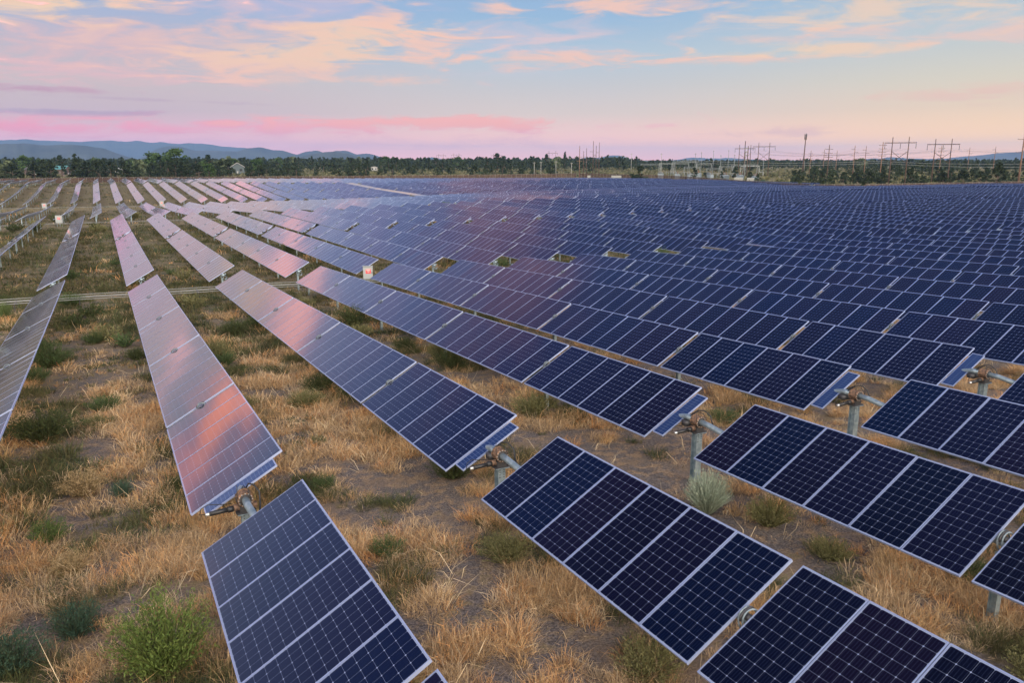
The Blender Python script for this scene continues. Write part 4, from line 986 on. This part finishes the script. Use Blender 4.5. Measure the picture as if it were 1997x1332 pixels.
# thin litter of straws between the tufts
x, y = scatter(11000, 3, 40, xl, lambda q: 9+1.2*q); keep = cover(x, y) > .40; x, y = x[keep], y[keep]; m = len(x)
acc.append(blades(x, y, np.full(m, .22), rng.uniform(.05, .14, m), np.full(m, 6), TAN[rng.integers(0, len(TAN), m)]*rng.uniform(.45, .95, (m, 1)), .007, 2.4, .5))
x, y = scatter(30000, 24, 75, xl, lambda q: 14+.9*q); keep = cover(x, y) > .38; x, y = x[keep], y[keep]; m = len(x)
lc = np.where(rng.random((m, 1)) < np.clip((y-18)/45, .05, .6)[:, None], OLV[rng.integers(0, 3, m)], TAN[rng.integers(0, len(TAN), m)]*.7)
acc.append(blades(x, y, np.full(m, .30), rng.uniform(.07, .20, m), np.full(m, 7), lc*rng.uniform(.5, 1.05, (m, 1)), .006+.00035*y, 2.0, .5))
x, y = scatter(420, 3, 34, xl, lambda q: 9+1.2*q); m = len(x)
acc.append(blades(x, y, np.full(m, .30), rng.uniform(.35, .75, m), np.full(m, 5), np.tile(np.array([[.72, .58, .38]]), (m, 1)), .009, 1.6, .22))
off = 0; V_, T_, C_ = [], [], []
for V, T, C in acc: V_.append(V); T_.append(T+off); C_.append(C); off += len(V)
o = link('dry_grass', tri_mesh('dry_grass', np.concatenate(V_), np.concatenate(T_), [M_grass], col=np.concatenate(C_))); tag(o, 'golden dry grass and olive weeds covering the ground between the rows', 'grass', None, 'stuff')
print('grass verts', off)

# ------------------------------------------------------------------ shrubs
M_shr = leafmat('shrub_foliage', .7, .2)
SC = {'big': ((.07, .12, .025), (.15, .20, .05)), 'green': ((.045, .085, .03), (.10, .15, .055)), 'gbush': ((.05, .10, .025), (.12, .17, .05)), 'teal': ((.03, .075, .05), (.07, .12, .075)), 'sage': ((.20, .27, .20), (.33, .38, .29)), 'olive': ((.12, .13, .05), (.24, .22, .10)),
      'dark': ((.03, .055, .018), (.075, .09, .03)), 'tan': ((.30, .22, .11), (.42, .31, .17)), 'yucca': ((.05, .09, .03), (.10, .14, .05))}
def shrub_mesh(kind, seed, nbr, nlf, lf, near=True):
    """unit bush: radius 1, height about 1.1"""
    g = np.random.default_rng(seed); c1, c2 = (np.array(c) for c in SC[kind]); Vl, Tl, Cl, off = [], [], [], 0
    # stems
    n = nbr; t_ = g.random(n)*2*np.pi; s = np.sqrt(g.random(n)); top = np.stack([np.cos(t_)*s*.95, np.sin(t_)*s*.95, 1.15*np.sqrt(np.clip(1-(s*.82)**2, .1, 1))*g.uniform(.72, 1.12, n)], 1)
    B = top*np.array([.12, .12, 0]); Mi = B+(top-B)*.55+np.stack([g.normal(0, .04, n), g.normal(0, .04, n), np.full(n, .06)], 1)
    sd = g.normal(size=(n, 3)); sd /= np.linalg.norm(sd, axis=1)[:, None]; w = .012 if kind != 'yucca' else .02
    S = sd*w
    V = np.stack([B-S, B+S, Mi-S, Mi+S, top], 1).reshape(-1, 3); i = np.arange(n)[:, None]*5
    Vl.append(V); Tl.append(np.concatenate([i+np.array([0, 1, 3]), i+np.array([0, 3, 2]), i+np.array([2, 3, 4])], 0)); sc_ = (c1*.6+np.array([.05, .04, .02])) if kind not in ('sage', 'yucca') else c2
    Cl.append(np.repeat((sc_*g.uniform(.7, 1.3, (n, 1))), 5, 0)); off += len(V)
    # leaves along the stems' outer half
    if nlf:
        j = g.integers(0, n, nlf); f = g.uniform(.25, 1.02, nlf)[:, None]; P = np.where(f < .55, B[j]+(Mi[j]-B[j])*f/.55, Mi[j]+(top[j]-Mi[j])*(f-.55)/.45)+g.normal(0, .035, (nlf, 3))
        P[:, 2] = np.maximum(P[:, 2], .02)
        d = top[j]-B[j]; d /= np.linalg.norm(d, axis=1)[:, None]; a = d*.8+g.normal(0, .5, (nlf, 3)); a /= np.linalg.norm(a, axis=1)[:, None]; b_ = np.cross(a, g.normal(size=(nlf, 3))); b_ /= np.linalg.norm(b_, axis=1)[:, None]
        L = lf*g.uniform(.6, 1.4, (nlf, 1)); Wd = L*.24
        V = np.stack([P-a*L, P+b_*Wd, P+a*L, P-b_*Wd], 1).reshape(-1, 3); i = np.arange(nlf)[:, None]*4
        Vl.append(V); Tl.append(np.concatenate([i+np.array([0, 1, 2]), i+np.array([0, 2, 3])], 0)+off)
        cl = c1+(c2-c1)*g.random((nlf, 1)); Cl.append(np.repeat(cl, 4, 0))
    return tri_mesh('bush', np.concatenate(Vl), np.concatenate(Tl), [M_shr], col=np.concatenate(Cl))
SP = {k: [shrub_mesh(k, 100+i*7+len(k), 900 if k == 'sage' else 320 if k == 'yucca' else 210, 0 if k == 'yucca' else 2600 if k == 'sage' else 7500 if k in ('big',) else 3400, .042 if k != 'big' else .030) for i in range(2)] for k in SC}
SPF = {k: [shrub_mesh(k, 300+i*7+len(k), 60, 520, .11) for i in range(2)] for k in ('green', 'olive', 'dark', 'teal')}
def shrub(kind, X, Y, r, label, group=None, h=None, far=False):
    o = link({'sage': 'sagebrush', 'tan': 'dry_bush', 'yucca': 'tall_weed'}.get(kind, 'shrub'), rnd.choice((SPF if far else SP)[kind])); o.location = (X, Y, gz(X, Y)-.04); o.rotation_euler = (0, 0, rnd.uniform(0, 6.28)); o.scale = (r, r, r*(h or rnd.uniform(.75, 1.0)))
    tag(o, label, 'shrub', group)
NM = [('big', .12, 11.05, .88, 'large bright green bush beside the lower edge of the nearest panel row', 1.25), ('gbush', -1.59, 16.93, .46, 'compact bright green bush alone on bare soil at the left', 1.1), ('teal', -1.05, 12.94, .52, 'blue-green bush beside orange dry tufts at the lower left', 1.0), ('teal', -1.83, 12.2, .6, 'blue-green bush cut by the left edge near the bottom', 1.0),
 ('green', 4.10, 13.17, .42, 'small green bush between the two nearest panel rows', 1.0), ('sage', 10.62, 11.79, .58, 'pale silver-green sagebrush below a panel corner', 1.5), ('olive', 11.28, 10.69, .62, 'olive bush right of the silver sagebrush', .9), ('dark', 6.82, 16.38, .75, 'dark green bush under the low corner of the second panel row', .8),
 ('olive', 10.81, 19.71, .85, 'wide olive-green bush between two panel rows right of the centre', .9), ('green', 15.36, 16.59, .62, 'green bush on orange grass beside a drive post', .7), ('dark', 6.00, 26.10, .85, 'dark bush half under the low edge of the long centre row', .8), ('green', 3.74, 32.40, .6, 'green bush at the right edge of the pink row', .9),
 ('olive', 5.94, 11.90, .65, 'dull olive bush at the low left corner of the second nearest panels', .8), ('teal', -.26, 18.95, .36, 'small blue-green bush beside pale tumbled grass', 1.1), ('green', 12.55, 7.34, .5, 'green bush under the lower right panel gap', .8), ('dark', 11.21, 26.96, .95, 'dark shrub in the strip between the second and third rows', .8),
 ('olive', 10.73, 5.2, .5, 'green-gold bush at the bottom right corner', .8), ('olive', 6.08, 7.78, .6, 'olive tuft bush at the bottom edge below the dark panels', .8), ('yucca', -5.39, 51.15, .5, 'tall thin-leaved weed standing at the left edge before the cable tray', 2.0), ('green', 7.68, 12.09, .3, 'tiny green bush in orange grass left of the sagebrush', .8)]
for k, X, Y, r, l, h in NM: shrub(k, X, Y, r, l, None, h)
more = [('green', 4.57, 20.53, .26), ('green', 3.87, 17.13, .36), ('dark', 10.56, 37.92, 1.1), ('green', -2.49, 35.93, .9), ('green', -.95, 40.87, .6), ('green', -3.13, 39.26, .8), ('green', 6.54, 40.53, .9), ('green', -2.29, 54.73, .9), ('dark', .60, 35.70, .5), ('olive', -.8, 25.65, .36), ('green', -.46, 25.57, .3), ('green', -1.14, 25.85, .3), ('tan', -1.04, 19.57, .6), ('olive', 11.57, 28.88, .7),
 ('dark', 5.08, 38.99, .8), ('green', -2.85, 33.17, .6), ('olive', -3.96, 47.34, .7), ('dark', -5.99, 57.22, .7), ('olive', 2.65, 43.05, .7), ('olive', 9.93, 46.5, .8), ('olive', 9.99, 35.09, .8), ('olive', 11.19, 9.08, .45), ('dark', .91, 18.64, .35), ('green', .71, 17.41, .28), ('tan', 2.9, 9.2, .5), ('tan', -1.2, 15.2, .4), ('tan', 8.6, 9.2, .45), ('tan', 13.4, 6.9, .5)]
SL = {'green': 'low green shrub among the dry grass between the rows', 'dark': 'low dark green shrub between the rows', 'olive': 'low olive-brown shrub between the rows', 'tan': 'straw-coloured dead bush among the dry grass'}
for k, X, Y, r in more: shrub(k, X, Y, r*1.1, SL[k], k+' shrubs between the rows')
q = 0
while q < 150:
    y = 24+150*rnd.random()**1.5; x = rnd.uniform(float(xl(y)), min(12+.62*y, 95)); ph = ((x-1.72)/4.96) % 1
    if not inview((x, y, gz(x, y)), 20): continue
    if y < 60 and not (.12 < ph < .78) and rnd.random() < .7: continue
    if float(fbm(x/5, y/5, 51, 3)) < .49: continue
    k = rnd.choice(('green', 'olive', 'olive', 'dark', 'dark')); shrub(k, x, y, rnd.uniform(.45, 1.0)*(1+y/300), SL[k], k+' shrubs between the rows', None, y > 34); q += 1
q = 0
while q < 96:         # scrub behind the fences
    a = rnd.choice((rnd.uniform(10, 36), rnd.uniform(44, 61))); D = rnd.uniform(400, 620) if a < 40 else rnd.uniform(255, 420); x, y = az_xy(a, D)
    if not free(x, y): continue
    k = rnd.choice(('green', 'olive', 'olive', 'teal')); shrub(k, x, y, rnd.uniform(1.2, 2.6), 'rounded grey-green scrub bush on the open ground behind the fence', 'scrub bushes behind the fence', rnd.uniform(.5, .8), True); q += 1

Vs, Ts, As, off = [], [], [], 0
for j in range(5200):
    a = rnd.uniform(-7, 62); D = 396*math.exp(rnd.random()*.9) if a < 40 else 250*math.exp(rnd.random()*1.2); x, y = az_xy(a, D)
    if not free(x, y): continue
    r_ = rnd.uniform(.8, 2.2); n = 26; P = rng.normal(0, .42, (n, 3))*np.array([r_, r_, r_*.55])+np.array([0, 0, r_*.35]); P[:, 2] = np.maximum(P[:, 2], .05)
    V, T = cards(P, rng.uniform(.5, 1.2, n)*r_*.28); V = V+np.array([x, y, gz(x, y)]); Vs.append(V); Ts.append(T+off); As.append(np.repeat(np.clip(rnd.random()*.8+rng.random(n)*.2, 0, 1), 4)); off += len(V)
M_scr = leafmat('sagebrush_mass', .8, .1, False, (.040, .055, .030), (.15, .145, .08))
o = link('scrubland', tri_mesh('scrubland', np.concatenate(Vs), np.concatenate(Ts), [M_scr], attr=np.concatenate(As))); tag(o, 'low grey-green and straw scrub covering the open land behind the fence', 'scrub', None, 'stuff')

# ------------------------------------------------------------------ evening haze
mh = bpy.data.materials.new('haze'); mh.use_nodes = True; mh.node_tree.nodes.clear()
pv = mh.node_tree.nodes.new('ShaderNodeVolumePrincipled'); oo = mh.node_tree.nodes.new('ShaderNodeOutputMaterial'); mh.node_tree.links.new(pv.outputs[0], oo.inputs['Volume'])
pv.inputs['Color'].default_value = (.27, .49, .92, 1); pv.inputs['Density'].default_value = 6.5e-5
mb = MB(); mb.box((0, 3500, 127), (25500, 20500, 280)); tag(link('haze', mb.mesh('haze', [mh])), 'thin blue evening haze over the plain', 'haze', None, 'stuff')
